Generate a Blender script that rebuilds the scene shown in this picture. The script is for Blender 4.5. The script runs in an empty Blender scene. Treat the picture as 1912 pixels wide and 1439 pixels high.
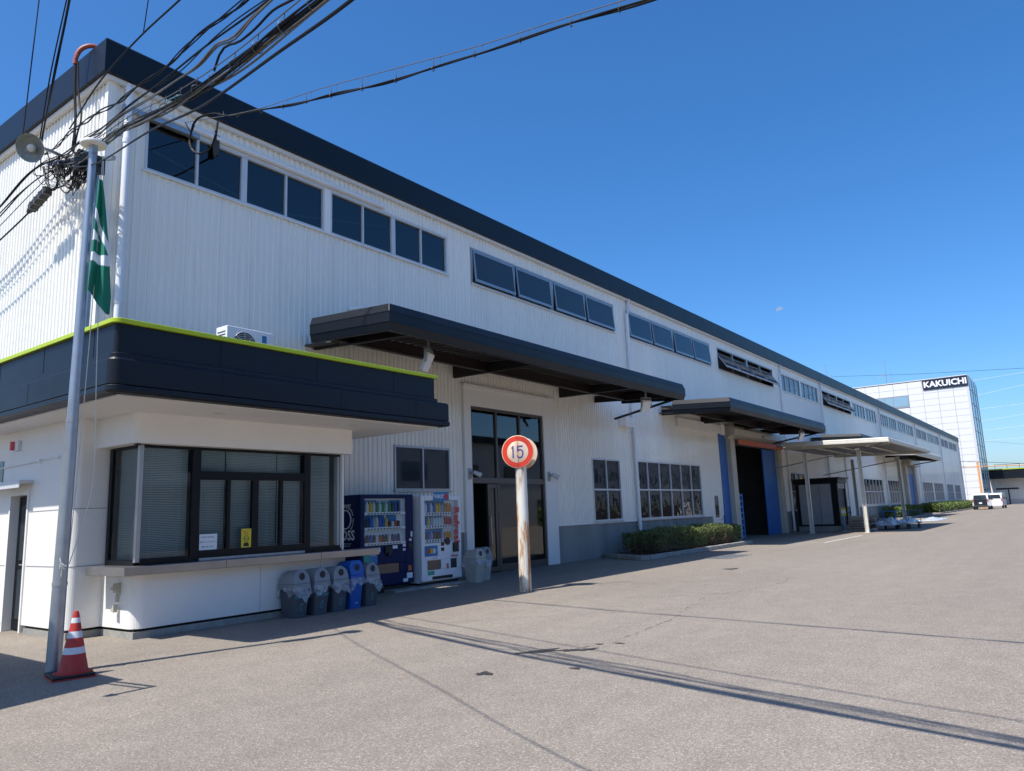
import bpy, math, random
from mathutils import Vector, Matrix
R = math.radians
random.seed(7)
sc = bpy.context.scene
COL = sc.collection

# ------------------------------------------------------------------ camera, world, sun, exposure
F_PX, YAW, PIT, ROL, CAMH = 1399.0, R(36.346), R(9.7545), R(-2.1598), 1.6
_f = Vector((-math.sin(YAW)*math.cos(PIT), math.cos(YAW)*math.cos(PIT), math.sin(PIT)))
_r = Vector((math.cos(YAW), math.sin(YAW), 0)); _u = _r.cross(_f)
_r2 = _r*math.cos(ROL) + _u*math.sin(ROL); _u2 = _r2.cross(_f)
cd = bpy.data.cameras.new('camera'); cam = bpy.data.objects.new('camera', cd); COL.objects.link(cam)
cd.sensor_fit = 'HORIZONTAL'; cd.sensor_width = 36; cd.lens = 36*F_PX/1912
cd.clip_start = 0.05; cd.clip_end = 5000
M = Matrix((( _r2.x, _u2.x, -_f.x, 0), (_r2.y, _u2.y, -_f.y, 0), (_r2.z, _u2.z, -_f.z, CAMH), (0, 0, 0, 1)))
cam.matrix_world = M
sc.camera = cam

SUN_AZ, SUN_EL = R(79), R(60)          # shadows run towards this azimuth (from +X, anticlockwise)
to_sun = Vector((-math.cos(SUN_AZ)*math.cos(SUN_EL), -math.sin(SUN_AZ)*math.cos(SUN_EL), math.sin(SUN_EL)))
w = bpy.data.worlds.new('World'); sc.world = w; w.use_nodes = True
nt = w.node_tree; bg = nt.nodes['Background']
sky = nt.nodes.new('ShaderNodeTexSky'); sky.sky_type = 'NISHITA'; sky.sun_disc = False
sky.sun_elevation = SUN_EL; sky.sun_rotation = math.atan2(to_sun.x, to_sun.y)
sky.air_density = 1.0; sky.dust_density = 1.7; sky.ozone_density = 9.0; sky.altitude = 400
hs = nt.nodes.new('ShaderNodeHueSaturation'); hs.inputs['Saturation'].default_value = 1.18
nt.links.new(sky.outputs[0], hs.inputs['Color']); nt.links.new(hs.outputs[0], bg.inputs[0]); bg.inputs[1].default_value = 0.148
sl = bpy.data.lights.new('sun', 'SUN'); sl.energy = 5.0; sl.angle = R(0.53); sl.color = (1.0, 0.95, 0.88)
so = bpy.data.objects.new('sun', sl); COL.objects.link(so)
so.rotation_euler = to_sun.to_track_quat('Z', 'Y').to_euler()
vs = sc.view_settings; vs.view_transform = 'Standard'; vs.look = 'None'; vs.exposure = 0.42; vs.gamma = 1
try: vs.use_curve_mapping = False
except Exception: pass

# ------------------------------------------------------------------ materials
MT = {}
def mat(name, col, rough=0.5, metal=0.0, noise=0.0, nscale=3.0, bump=0.0, bscale=60.0, spec=0.5, coat=0.0, streak=False, col2=None):
    m = bpy.data.materials.new(name); m.use_nodes = True; n = m.node_tree; b = n.nodes['Principled BSDF']
    b.inputs['Base Color'].default_value = (*col, 1); b.inputs['Roughness'].default_value = rough
    b.inputs['Metallic'].default_value = metal; b.inputs['Specular IOR Level'].default_value = spec
    b.inputs['Coat Weight'].default_value = coat
    tc = n.nodes.new('ShaderNodeTexCoord')
    if noise > 0 or col2:
        t = n.nodes.new('ShaderNodeTexNoise'); t.inputs['Scale'].default_value = nscale; t.inputs['Detail'].default_value = 6
        t.inputs['Roughness'].default_value = 0.65
        if streak:
            mp = n.nodes.new('ShaderNodeMapping'); mp.inputs['Scale'].default_value = (1, 1, 0.07)
            n.links.new(tc.outputs['Object'], mp.inputs[0]); n.links.new(mp.outputs[0], t.inputs[0])
        else: n.links.new(tc.outputs['Object'], t.inputs[0])
        cr = n.nodes.new('ShaderNodeValToRGB'); c2 = col2 or tuple(c*(1-noise) for c in col)
        cr.color_ramp.elements[0].position = 0.35; cr.color_ramp.elements[0].color = (*c2, 1)
        cr.color_ramp.elements[1].position = 0.65; cr.color_ramp.elements[1].color = (*col, 1)
        n.links.new(t.outputs[0], cr.inputs[0]); n.links.new(cr.outputs[0], b.inputs['Base Color'])
        rr = n.nodes.new('ShaderNodeMapRange'); rr.inputs[3].default_value = min(1, rough+0.1); rr.inputs[4].default_value = max(0.02, rough-0.05)
        n.links.new(t.outputs[0], rr.inputs[0]); n.links.new(rr.outputs[0], b.inputs['Roughness'])
    if bump > 0:
        t = n.nodes.new('ShaderNodeTexNoise'); t.inputs['Scale'].default_value = bscale; t.inputs['Detail'].default_value = 3
        n.links.new(tc.outputs['Object'], t.inputs[0])
        bp = n.nodes.new('ShaderNodeBump'); bp.inputs['Strength'].default_value = bump; bp.inputs['Distance'].default_value = 0.02
        n.links.new(t.outputs[0], bp.inputs['Height']); n.links.new(bp.outputs[0], b.inputs['Normal'])
    MT[name] = m; return m

mat('siding', (0.90, 0.87, 0.79), 0.34, noise=0.03, nscale=0.8, streak=True, coat=0.35)
def siding_detail():
    m = MT['siding']; n = m.node_tree; b = n.nodes['Principled BSDF']; L = n.links.new
    src = b.inputs['Base Color'].links[0].from_socket
    tc = n.nodes.new('ShaderNodeTexCoord'); sp = n.nodes.new('ShaderNodeSeparateXYZ'); L(tc.outputs['Object'], sp.inputs[0])
    ad = n.nodes.new('ShaderNodeMath'); ad.operation = 'ADD'; L(sp.outputs[0], ad.inputs[0]); L(sp.outputs[1], ad.inputs[1])
    dv = n.nodes.new('ShaderNodeMath'); dv.operation = 'DIVIDE'; dv.inputs[1].default_value = 0.735; L(ad.outputs[0], dv.inputs[0])
    fl = n.nodes.new('ShaderNodeMath'); fl.operation = 'FLOOR'; L(dv.outputs[0], fl.inputs[0])
    wn = n.nodes.new('ShaderNodeTexWhiteNoise'); wn.noise_dimensions = '1D'; L(fl.outputs[0], wn.inputs['W'])
    mr = n.nodes.new('ShaderNodeMapRange'); mr.inputs[3].default_value = 0.965; mr.inputs[4].default_value = 1.0; L(wn.outputs[0], mr.inputs[0])
    fr = n.nodes.new('ShaderNodeMath'); fr.operation = 'FRACT'; L(dv.outputs[0], fr.inputs[0])
    lt = n.nodes.new('ShaderNodeMath'); lt.operation = 'LESS_THAN'; lt.inputs[1].default_value = 0.014; L(fr.outputs[0], lt.inputs[0])
    m2 = n.nodes.new('ShaderNodeMapRange'); m2.inputs[3].default_value = 1.0; m2.inputs[4].default_value = 0.72; L(lt.outputs[0], m2.inputs[0])
    mp = n.nodes.new('ShaderNodeMapping'); mp.inputs['Scale'].default_value = (9, 9, 0.35); L(tc.outputs['Object'], mp.inputs[0])
    st = n.nodes.new('ShaderNodeTexNoise'); st.inputs['Scale'].default_value = 1.0; st.inputs['Detail'].default_value = 6; L(mp.outputs[0], st.inputs[0])
    m3 = n.nodes.new('ShaderNodeMapRange'); m3.inputs[1].default_value = 0.55; m3.inputs[2].default_value = 0.75; m3.inputs[3].default_value = 1.0; m3.inputs[4].default_value = 0.93; L(st.outputs[0], m3.inputs[0])
    a = n.nodes.new('ShaderNodeMath'); a.operation = 'MULTIPLY'; L(mr.outputs[0], a.inputs[0]); L(m2.outputs[0], a.inputs[1])
    a2 = n.nodes.new('ShaderNodeMath'); a2.operation = 'MULTIPLY'; L(a.outputs[0], a2.inputs[0]); L(m3.outputs[0], a2.inputs[1])
    vm = n.nodes.new('ShaderNodeVectorMath'); vm.operation = 'SCALE'; L(src, vm.inputs[0]); L(a2.outputs[0], vm.inputs['Scale']); L(vm.outputs[0], b.inputs['Base Color'])
siding_detail()
mat('white_panel', (0.82, 0.80, 0.75), 0.5, noise=0.05, nscale=1.1, bump=0.05, bscale=180)
mat('soffit', (0.80, 0.78, 0.75), 0.55, noise=0.04, nscale=1.5)
mat('trim_white', (0.78, 0.77, 0.74), 0.45, noise=0.08, nscale=2)
mat('pipe_white', (0.78, 0.80, 0.82), 0.35, noise=0.06, nscale=2)
mat('fascia', (0.006, 0.009, 0.015), 0.40, noise=0.15, nscale=1.5, spec=0.32)
mat('lime', (0.42, 0.55, 0.012), 0.4, noise=0.05, nscale=3)
mat('black_frame', (0.005, 0.006, 0.008), 0.4, spec=0.25)
mat('alu', (0.42, 0.43, 0.44), 0.35, metal=0.7, noise=0.1, nscale=4)
mat('alu_white', (0.62, 0.63, 0.64), 0.4, metal=0.2, noise=0.06, nscale=4)
mat('bronze', (0.12, 0.10, 0.09), 0.35, metal=0.5, noise=0.1, nscale=4)
mat('steel_counter', (0.36, 0.34, 0.33), 0.3, metal=0.85, noise=0.12, nscale=3)
mat('galv', (0.40, 0.43, 0.46), 0.38, metal=0.75, noise=0.15, nscale=6)
mat('dark_red_steel', (0.016, 0.006, 0.007), 0.5, noise=0.2, nscale=3)
mat('dark_steel', (0.012, 0.010, 0.010), 0.5)
mat('deck', (0.07, 0.065, 0.06), 0.5, noise=0.15)
mat('concrete', (0.30, 0.30, 0.28), 0.8, noise=0.28, nscale=1.6, bump=0.2, bscale=30, streak=True)
mat('kerb', (0.34, 0.33, 0.30), 0.85, noise=0.3, nscale=5, bump=0.25, bscale=40)
mat('soil', (0.10, 0.065, 0.042), 0.95, noise=0.4, nscale=9, bump=0.6, bscale=50)
mat('grey_base', (0.035, 0.035, 0.037), 0.6)
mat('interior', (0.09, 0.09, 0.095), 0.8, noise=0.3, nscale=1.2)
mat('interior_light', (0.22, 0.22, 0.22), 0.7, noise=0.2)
mat('blue_panel', (0.018, 0.13, 0.42), 0.45, noise=0.1, nscale=2)
mat('blue_bright', (0.05, 0.24, 0.60), 0.4)
mat('beige', (0.52, 0.49, 0.40), 0.5, noise=0.12, nscale=2)
mat('orange_sheet', (0.62, 0.15, 0.06), 0.6, noise=0.25, nscale=5)
mat('red', (0.55, 0.02, 0.02), 0.35)
mat('sign_red', (0.75, 0.05, 0.02), 0.4, noise=0.15, nscale=5)
mat('sign_blue', (0.09, 0.09, 0.36), 0.5, noise=0.3, nscale=14)
mat('sign_face', (0.80, 0.68, 0.52), 0.5, nscale=6, streak=True, col2=(0.62, 0.34, 0.16))
mat('pole_rust', (0.72, 0.72, 0.66), 0.55, nscale=4, col2=(0.72, 0.72, 0.66), bump=0.1)
mat('cone_red', (0.48, 0.03, 0.022), 0.5, noise=0.25, nscale=12)
mat('cone_white', (0.66, 0.68, 0.70), 0.5, noise=0.15, nscale=20)
mat('rubber', (0.012, 0.012, 0.013), 0.6)
mat('cable', (0.006, 0.006, 0.007), 0.6, spec=0.2)
mat('cable_grey', (0.13, 0.12, 0.11), 0.55, noise=0.3, nscale=6)
mat('cable_blue', (0.10, 0.30, 0.36), 0.5)
mat('red_pipe', (0.42, 0.09, 0.045), 0.5, noise=0.2, nscale=8)
mat('flag_green', (0.004, 0.17, 0.105), 0.8)
mat('flag_white', (0.72, 0.76, 0.78), 0.8)
mat('rope', (0.55, 0.55, 0.50), 0.8)
mat('bin_grey', (0.075, 0.088, 0.105), 0.5, noise=0.15, nscale=10)
mat('bin_lid', (0.24, 0.26, 0.285), 0.45, noise=0.1, nscale=10)
mat('bin_beige', (0.42, 0.41, 0.37), 0.5, noise=0.12, nscale=8)
mat('bin_blue', (0.008, 0.10, 0.42), 0.45, noise=0.1, nscale=8)
mat('teal_print', (0.05, 0.28, 0.34), 0.5)
mat('vend_blue', (0.004, 0.016, 0.075), 0.4, noise=0.1, nscale=3, spec=0.15)
mat('vend_white', (0.74, 0.76, 0.79), 0.3)
mat('print_white', (0.75, 0.77, 0.80), 0.5)
mat('print_black', (0.01, 0.01, 0.012), 0.5)
mat('print_red', (0.60, 0.03, 0.025), 0.5)
mat('print_sky', (0.05, 0.26, 0.55), 0.5, noise=0.5, nscale=7)
mat('print_green', (0.03, 0.35, 0.22), 0.5)
mat('yellow_poster', (0.68, 0.55, 0.04), 0.6)
mat('paper', (0.72, 0.78, 0.82), 0.7)
mat('blind', (0.78, 0.80, 0.79), 0.55)
mat('kiosk_panel', (0.30, 0.32, 0.33), 0.5, noise=0.1)
mat('shutter', (0.20, 0.19, 0.19), 0.45, noise=0.1)
mat('carport_paint', (0.62, 0.60, 0.52), 0.5, noise=0.12, nscale=4)
mat('tube_steel', (0.34, 0.35, 0.34), 0.5, metal=0.2, noise=0.3, nscale=5)
mat('tube_zinc', (0.48, 0.50, 0.48), 0.4, metal=0.5, noise=0.3, nscale=5)
mat('tile_white', (0.66, 0.665, 0.67), 0.4)
mat('tile_gap', (0.30, 0.31, 0.32), 0.7)
mat('sign_navy', (0.010, 0.013, 0.030), 0.4)
mat('orange_post', (0.72, 0.30, 0.05), 0.5)
mat('car_white', (0.78, 0.78, 0.78), 0.25, coat=0.6)
mat('lamp_red', (0.60, 0.02, 0.02), 0.2)
mat('tail_red', (0.5, 0.01, 0.01), 0.15)
mat('tyre', (0.015, 0.015, 0.016), 0.7)
mat('lamp_shade', (0.30, 0.31, 0.28), 0.4, noise=0.3, nscale=14)
mat('lamp_bulb', (0.55, 0.55, 0.48), 0.15)
mat('twig', (0.11, 0.07, 0.045), 0.9)
mat('pale_wall', (0.62, 0.61, 0.58), 0.7, noise=0.15, nscale=0.7)
mat('paint_line', (0.62, 0.62, 0.58), 0.7, noise=0.35, nscale=9)
mat('stain', (0.045, 0.042, 0.04), 0.5, noise=0.3, nscale=10)
mat('crack', (0.15, 0.13, 0.112), 0.9)
for i, c in enumerate([(0.5,0.05,0.03),(0.7,0.45,0.03),(0.05,0.25,0.08),(0.6,0.62,0.6),(0.03,0.1,0.4),(0.6,0.25,0.03),(0.1,0.05,0.03),(0.25,0.35,0.5),(0.7,0.6,0.35),(0.03,0.03,0.04)]):
    mat('can%d' % i, c, 0.3)

def dark_glass(name, base, wav, tint=1.0, wscale=1.5):
    m = mat(name, base, 0.03, spec=0.6); n = m.node_tree; b = n.nodes['Principled BSDF']
    if wav:
        tc = n.nodes.new('ShaderNodeTexCoord'); t = n.nodes.new('ShaderNodeTexNoise'); t.inputs['Scale'].default_value = wscale
        t.inputs['Detail'].default_value = 1.5
        bp = n.nodes.new('ShaderNodeBump'); bp.inputs['Strength'].default_value = wav; bp.inputs['Distance'].default_value = 0.02
        n.links.new(tc.outputs['Object'], t.inputs[0]); n.links.new(t.outputs[0], bp.inputs['Height']); n.links.new(bp.outputs[0], b.inputs['Normal'])
    return m
dark_glass('glass_dark', (0.026, 0.036, 0.046), 0.10, wscale=0.7)
dark_glass('glass_wavy', (0.010, 0.014, 0.018), 0.45, wscale=2.2)
dark_glass('glass_far', (0.045, 0.075, 0.10), 0.15)
dark_glass('glass_tower', (0.10, 0.26, 0.34), 0.05)
dark_glass('glass_pale', (0.22, 0.36, 0.46), 0.05)

def clear_glass(name, tint, ior=1.52):
    m = bpy.data.materials.new(name); m.use_nodes = True; n = m.node_tree; n.nodes.clear()
    o = n.nodes.new('ShaderNodeOutputMaterial'); mx = n.nodes.new('ShaderNodeMixShader'); fr = n.nodes.new('ShaderNodeFresnel')
    fr.inputs[0].default_value = ior
    tr = n.nodes.new('ShaderNodeBsdfTransparent'); tr.inputs[0].default_value = (*tint, 1)
    gl = n.nodes.new('ShaderNodeBsdfGlossy'); gl.inputs['Roughness'].default_value = 0.02
    ge = n.nodes.new('ShaderNodeNewGeometry'); iv = n.nodes.new('ShaderNodeMath'); iv.operation = 'SUBTRACT'; iv.inputs[0].default_value = 1.0; n.links.new(ge.outputs['Backfacing'], iv.inputs[1])
    ml = n.nodes.new('ShaderNodeMath'); ml.operation = 'MULTIPLY'; n.links.new(fr.outputs[0], ml.inputs[0]); n.links.new(iv.outputs[0], ml.inputs[1])
    n.links.new(ml.outputs[0], mx.inputs[0]); n.links.new(tr.outputs[0], mx.inputs[1]); n.links.new(gl.outputs[0], mx.inputs[2])
    n.links.new(mx.outputs[0], o.inputs[0]); MT[name] = m
clear_glass('glass_clear', (0.72, 0.78, 0.80)); clear_glass('glass_thin', (0.92, 0.95, 0.96)); clear_glass('glass_tint', (0.45, 0.52, 0.56), 1.9)
def bag_mat():
    m = bpy.data.materials.new('bag'); m.use_nodes = True; n = m.node_tree; n.nodes.clear()
    o = n.nodes.new('ShaderNodeOutputMaterial'); mx = n.nodes.new('ShaderNodeMixShader')
    tr = n.nodes.new('ShaderNodeBsdfTransparent'); tr.inputs[0].default_value = (0.92, 0.93, 0.95, 1)
    df = n.nodes.new('ShaderNodeBsdfPrincipled'); df.inputs['Base Color'].default_value = (0.62, 0.66, 0.70, 1); df.inputs['Roughness'].default_value = 0.25
    tc = n.nodes.new('ShaderNodeTexCoord'); t = n.nodes.new('ShaderNodeTexNoise'); t.inputs['Scale'].default_value = 9; t.inputs['Detail'].default_value = 4
    mr = n.nodes.new('ShaderNodeMapRange'); mr.inputs[1].default_value = 0.35; mr.inputs[2].default_value = 0.7; mr.inputs[3].default_value = 0.16; mr.inputs[4].default_value = 0.55
    n.links.new(tc.outputs['Object'], t.inputs[0]); n.links.new(t.outputs[0], mr.inputs[0]); n.links.new(mr.outputs[0], mx.inputs[0])
    n.links.new(tr.outputs[0], mx.inputs[1]); n.links.new(df.outputs[0], mx.inputs[2]); n.links.new(mx.outputs[0], o.inputs[0]); MT['bag'] = m
bag_mat()

# rust on the sign pole: vertical streaks and patches of the paint's own wear
def rust_mat():
    m = MT['pole_rust']; n = m.node_tree; b = n.nodes['Principled BSDF']
    tc = n.nodes.new('ShaderNodeTexCoord'); mp = n.nodes.new('ShaderNodeMapping'); mp.inputs['Scale'].default_value = (7, 7, 0.9)
    t = n.nodes.new('ShaderNodeTexNoise'); t.inputs['Scale'].default_value = 1.0; t.inputs['Detail'].default_value = 8; t.inputs['Roughness'].default_value = 0.7
    cr = n.nodes.new('ShaderNodeValToRGB'); e = cr.color_ramp.elements
    e[0].position = 0.40; e[0].color = (0.70, 0.71, 0.66, 1); e[1].position = 0.66; e[1].color = (0.26, 0.09, 0.03, 1)
    x = e.new(0.50); x.color = (0.66, 0.64, 0.56, 1); x = e.new(0.56); x.color = (0.50, 0.26, 0.11, 1)
    n.links.new(tc.outputs['Object'], mp.inputs[0]); n.links.new(mp.outputs[0], t.inputs[0]); n.links.new(t.outputs[0], cr.inputs[0])
    n.links.new(cr.outputs[0], b.inputs['Base Color'])
rust_mat()

def asphalt_mat():
    m = bpy.data.materials.new('asphalt'); m.use_nodes = True; n = m.node_tree; b = n.nodes['Principled BSDF']; L = n.links.new
    b.inputs['Roughness'].default_value = 0.85; b.inputs['Specular IOR Level'].default_value = 0.3
    tc = n.nodes.new('ShaderNodeTexCoord')
    def noise(s, d=4, r=0.6, mp=None):
        t = n.nodes.new('ShaderNodeTexNoise'); t.inputs['Scale'].default_value = s; t.inputs['Detail'].default_value = d; t.inputs['Roughness'].default_value = r
        if mp:
            q = n.nodes.new('ShaderNodeMapping'); q.inputs['Scale'].default_value = mp[0]; q.inputs['Rotation'].default_value = (0, 0, mp[1]); L(tc.outputs['Object'], q.inputs[0]); L(q.outputs[0], t.inputs[0])
        else: L(tc.outputs['Object'], t.inputs[0])
        return t
    fine = n.nodes.new('ShaderNodeTexVoronoi'); fine.inputs['Scale'].default_value = 105; fine.inputs['Randomness'].default_value = 1; L(tc.outputs['Object'], fine.inputs[0])
    sx = n.nodes.new('ShaderNodeSeparateXYZ'); L(fine.outputs['Color'], sx.inputs[0])
    r1 = n.nodes.new('ShaderNodeValToRGB'); e = r1.color_ramp.elements
    e[0].position = 0.0; e[0].color = (0.135, 0.116, 0.096, 1); e[1].position = 1.0; e[1].color = (0.41, 0.358, 0.298, 1)
    x = e.new(0.22); x.color = (0.198, 0.172, 0.142, 1); x = e.new(0.85); x.color = (0.257, 0.222, 0.184, 1); L(sx.outputs[0], r1.inputs[0])
    big = noise(0.28, 5, 0.6, ((1, 0.45, 1), 0.5)); r2 = n.nodes.new('ShaderNodeMapRange'); r2.inputs[1].default_value = 0.3; r2.inputs[2].default_value = 0.7; r2.inputs[3].default_value = 0.91; r2.inputs[4].default_value = 1.06; L(big.outputs[0], r2.inputs[0])
    med = noise(2.2, 5, 0.7); r3 = n.nodes.new('ShaderNodeMapRange'); r3.inputs[1].default_value = 0.3; r3.inputs[2].default_value = 0.7; r3.inputs[3].default_value = 0.90; r3.inputs[4].default_value = 1.07; L(med.outputs[0], r3.inputs[0])
    tr_ = noise(1.0, 4, 0.55, ((1.6, 0.05, 1), 0.06)); r4 = n.nodes.new('ShaderNodeMapRange'); r4.inputs[1].default_value = 0.35; r4.inputs[2].default_value = 0.65; r4.inputs[3].default_value = 0.965; r4.inputs[4].default_value = 1.03; L(tr_.outputs[0], r4.inputs[0])
    sp_ = noise(0.9, 8, 0.75); r5 = n.nodes.new('ShaderNodeMapRange'); r5.inputs[1].default_value = 0.66; r5.inputs[2].default_value = 0.78; r5.inputs[3].default_value = 1.0; r5.inputs[4].default_value = 0.80; L(sp_.outputs[0], r5.inputs[0])
    m0 = n.nodes.new('ShaderNodeMath'); m0.operation = 'MULTIPLY'; L(r4.outputs[0], m0.inputs[0]); L(r5.outputs[0], m0.inputs[1])
    m1 = n.nodes.new('ShaderNodeMath'); m1.operation = 'MULTIPLY'; L(r2.outputs[0], m1.inputs[0]); L(r3.outputs[0], m1.inputs[1])
    mu = n.nodes.new('ShaderNodeMath'); mu.operation = 'MULTIPLY'; L(m0.outputs[0], mu.inputs[0]); L(m1.outputs[0], mu.inputs[1])
    vm = n.nodes.new('ShaderNodeVectorMath'); vm.operation = 'SCALE'; L(r1.outputs[0], vm.inputs[0]); L(mu.outputs[0], vm.inputs['Scale']); L(vm.outputs[0], b.inputs['Base Color'])
    MT['asphalt'] = m
asphalt_mat()
def leaf_mat(name, c1, c2):
    m = bpy.data.materials.new(name); m.use_nodes = True; n = m.node_tree; b = n.nodes['Principled BSDF']; b.inputs['Roughness'].default_value = 0.55
    tc = n.nodes.new('ShaderNodeTexCoord'); t = n.nodes.new('ShaderNodeTexNoise'); t.inputs['Scale'].default_value = 5; t.inputs['Detail'].default_value = 5
    cr = n.nodes.new('ShaderNodeValToRGB'); cr.color_ramp.elements[0].position = 0.35; cr.color_ramp.elements[0].color = (*c1, 1); cr.color_ramp.elements[1].position = 0.65; cr.color_ramp.elements[1].color = (*c2, 1)
    n.links.new(tc.outputs['Object'], t.inputs[0]); n.links.new(t.outputs[0], cr.inputs[0]); n.links.new(cr.outputs[0], b.inputs['Base Color'])
    b.inputs['Subsurface Weight'].default_value = 0.0; MT[name] = m
leaf_mat('leaf', (0.035, 0.06, 0.010), (0.12, 0.19, 0.025)); leaf_mat('leaf_brown', (0.06, 0.035, 0.02), (0.12, 0.08, 0.045))

# ------------------------------------------------------------------ builders
WL = {}   # world translation of each object's origin
class MB:
    def __init__(s): s.v = []; s.f = []; s.m = []
    def add(s, vs, fs, mi=0):
        k = len(s.v); s.v += [tuple(p) for p in vs]; s.f += [tuple(i+k for i in f) for f in fs]; s.m += [mi]*len(fs); return s
    def box(s, x0, x1, y0, y1, z0, z1, mi=0):
        return s.add([(x0,y0,z0),(x1,y0,z0),(x1,y1,z0),(x0,y1,z0),(x0,y0,z1),(x1,y0,z1),(x1,y1,z1),(x0,y1,z1)],
                     [(0,3,2,1),(4,5,6,7),(0,1,5,4),(1,2,6,5),(2,3,7,6),(3,0,4,7)], mi)
    def quad(s, a, b, c, d, mi=0): return s.add([a,b,c,d], [(0,1,2,3)], mi)
    def cyl(s, p0, p1, r0, r1=None, n=16, cap=True, mi=0):
        r1 = r0 if r1 is None else r1; p0 = Vector(p0); p1 = Vector(p1); d = (p1-p0).normalized()
        a = d.orthogonal().normalized(); b = d.cross(a); vs = []
        for p, r in ((p0, r0), (p1, r1)):
            for i in range(n):
                t = 2*math.pi*i/n; vs.append(p+a*(r*math.cos(t))+b*(r*math.sin(t)))
        fs = [(i, (i+1) % n, n+(i+1) % n, n+i) for i in range(n)]
        if cap: fs += [tuple(range(n-1, -1, -1)), tuple(range(n, 2*n))]
        return s.add(vs, fs, mi)
    def tube(s, pts, r, n=8, mi=0, smooth=0):
        pts = [Vector(p) for p in pts]
        for _ in range(smooth):
            q = [pts[0]]
            for a, b in zip(pts, pts[1:]): q += [a*0.75+b*0.25, a*0.25+b*0.75]
            pts = q + [pts[-1]]
        rings = []; up = Vector((0.13, 0.21, 1)).normalized()
        for i, p in enumerate(pts):
            d = (pts[min(i+1, len(pts)-1)]-pts[max(i-1, 0)]).normalized()
            a = d.cross(up)
            if a.length < 1e-3: a = d.orthogonal()
            a.normalize(); b = d.cross(a)
            rr = r(i/(len(pts)-1)) if callable(r) else r
            rings.append([p+a*(rr*math.cos(2*math.pi*k/n))+b*(rr*math.sin(2*math.pi*k/n)) for k in range(n)])
        vs = [p for q in rings for p in q]
        fs = [(i*n+k, i*n+(k+1) % n, (i+1)*n+(k+1) % n, (i+1)*n+k) for i in range(len(rings)-1) for k in range(n)]
        fs += [tuple(range(n-1, -1, -1)), tuple(range((len(rings)-1)*n, len(rings)*n))]
        return s.add(vs, fs, mi)
    def bar(s, p0, p1, w, h, mi=0):
        p0 = Vector(p0); p1 = Vector(p1); d = (p1-p0).normalized(); up = Vector((0, 0, 1))
        a = d.cross(up)
        if a.length < 1e-3: a = Vector((1, 0, 0))
        a.normalize(); b = a.cross(d); vs = []
        for p in (p0, p1):
            for i, j in ((-1,-1),(1,-1),(1,1),(-1,1)): vs.append(p+a*(w/2*i)+b*(h/2*j))
        return s.add(vs, [(0,1,2,3),(7,6,5,4),(0,4,5,1),(1,5,6,2),(2,6,7,3),(3,7,4,0)], mi)
    def sweep(s, path, prof, closed=False, mi=0, capends=True):
        """prof: closed polygon of (out, z); out is to the right of travel"""
        n = len(path); rings = []
        for i, p in enumerate(path):
            p = Vector(p); a = Vector(path[(i-1) % n]) if (i > 0 or closed) else None; b = Vector(path[(i+1) % n]) if (i < n-1 or closed) else None
            d1 = (p-a).normalized() if a is not None else (b-p).normalized()
            d2 = (b-p).normalized() if b is not None else d1
            n1 = Vector((d1.y, -d1.x)); n2 = Vector((d2.y, -d2.x)); mm = (n1+n2).normalized(); k = 1/max(0.3, mm.dot(n1))
            rings.append([(p.x+mm.x*k*o, p.y+mm.y*k*o, z) for o, z in prof])
        m = len(prof); vs = [q for r_ in rings for q in r_]
        fs = []
        for i in range(n if closed else n-1):
            j = (i+1) % n
            for k in range(m): fs.append((i*m+k, j*m+k, j*m+(k+1) % m, i*m+(k+1) % m))
        if not closed and capends: fs += [tuple(range(m-1, -1, -1)), tuple(range((n-1)*m, n*m))]
        return s.add(vs, fs, mi)
    def lathe(s, prof, c=(0,0,0), n=24, mis=None, mi=0):
        k0 = len(s.v); vs = []
        for r, z in prof:
            for i in range(n): t = 2*math.pi*i/n; vs.append((c[0]+r*math.cos(t), c[1]+r*math.sin(t), c[2]+z))
        s.v += vs
        for j in range(len(prof)-1):
            for i in range(n):
                s.f.append((k0+j*n+i, k0+j*n+(i+1) % n, k0+(j+1)*n+(i+1) % n, k0+(j+1)*n+i)); s.m.append(mis[j] if mis else mi)
        s.f.append(tuple(k0+i for i in range(n-1, -1, -1))); s.m.append(mis[0] if mis else mi)
        s.f.append(tuple(k0+(len(prof)-1)*n+i for i in range(n))); s.m.append(mis[-1] if mis else mi); return s
    def poly(s, pts, d, mi=0):
        """extrude polygon pts (3D) by vector d"""
        n = len(pts); vs = [Vector(p) for p in pts]; vs += [p+Vector(d) for p in vs]
        return s.add(vs, [tuple(range(n-1, -1, -1)), tuple(range(n, 2*n))]+[(i, (i+1) % n, n+(i+1) % n, n+i) for i in range(n)], mi)
    def build(s, name, mats, parent=None, label=None, cat=None, group=None, kind=None, bev=0, smooth=False, local=False, recalc=True, loc=None):
        me = bpy.data.meshes.new(name); me.from_pydata(s.v, [], s.f); 
        if isinstance(mats, str): mats = [mats]
        for m in mats: me.materials.append(MT[m])
        if len(mats) > 1: me.polygons.foreach_set('material_index', s.m)
        me.update()
        if recalc:
            import bmesh
            bm = bmesh.new(); bm.from_mesh(me); bmesh.ops.recalc_face_normals(bm, faces=bm.faces); bm.to_mesh(me); bm.free()
        if smooth:
            me.shade_smooth()
            try: me.set_sharp_from_angle(angle=R(35))
            except Exception: pass
        o = bpy.data.objects.new(name, me); COL.objects.link(o)
        place(o, parent, local, loc); props(o, label, cat, group, kind)
        if bev:
            b = o.modifiers.new('bevel', 'BEVEL'); b.width = bev; b.segments = 2; b.limit_method = 'ANGLE'; b.angle_limit = R(50); b.harden_normals = False
        return o
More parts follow.
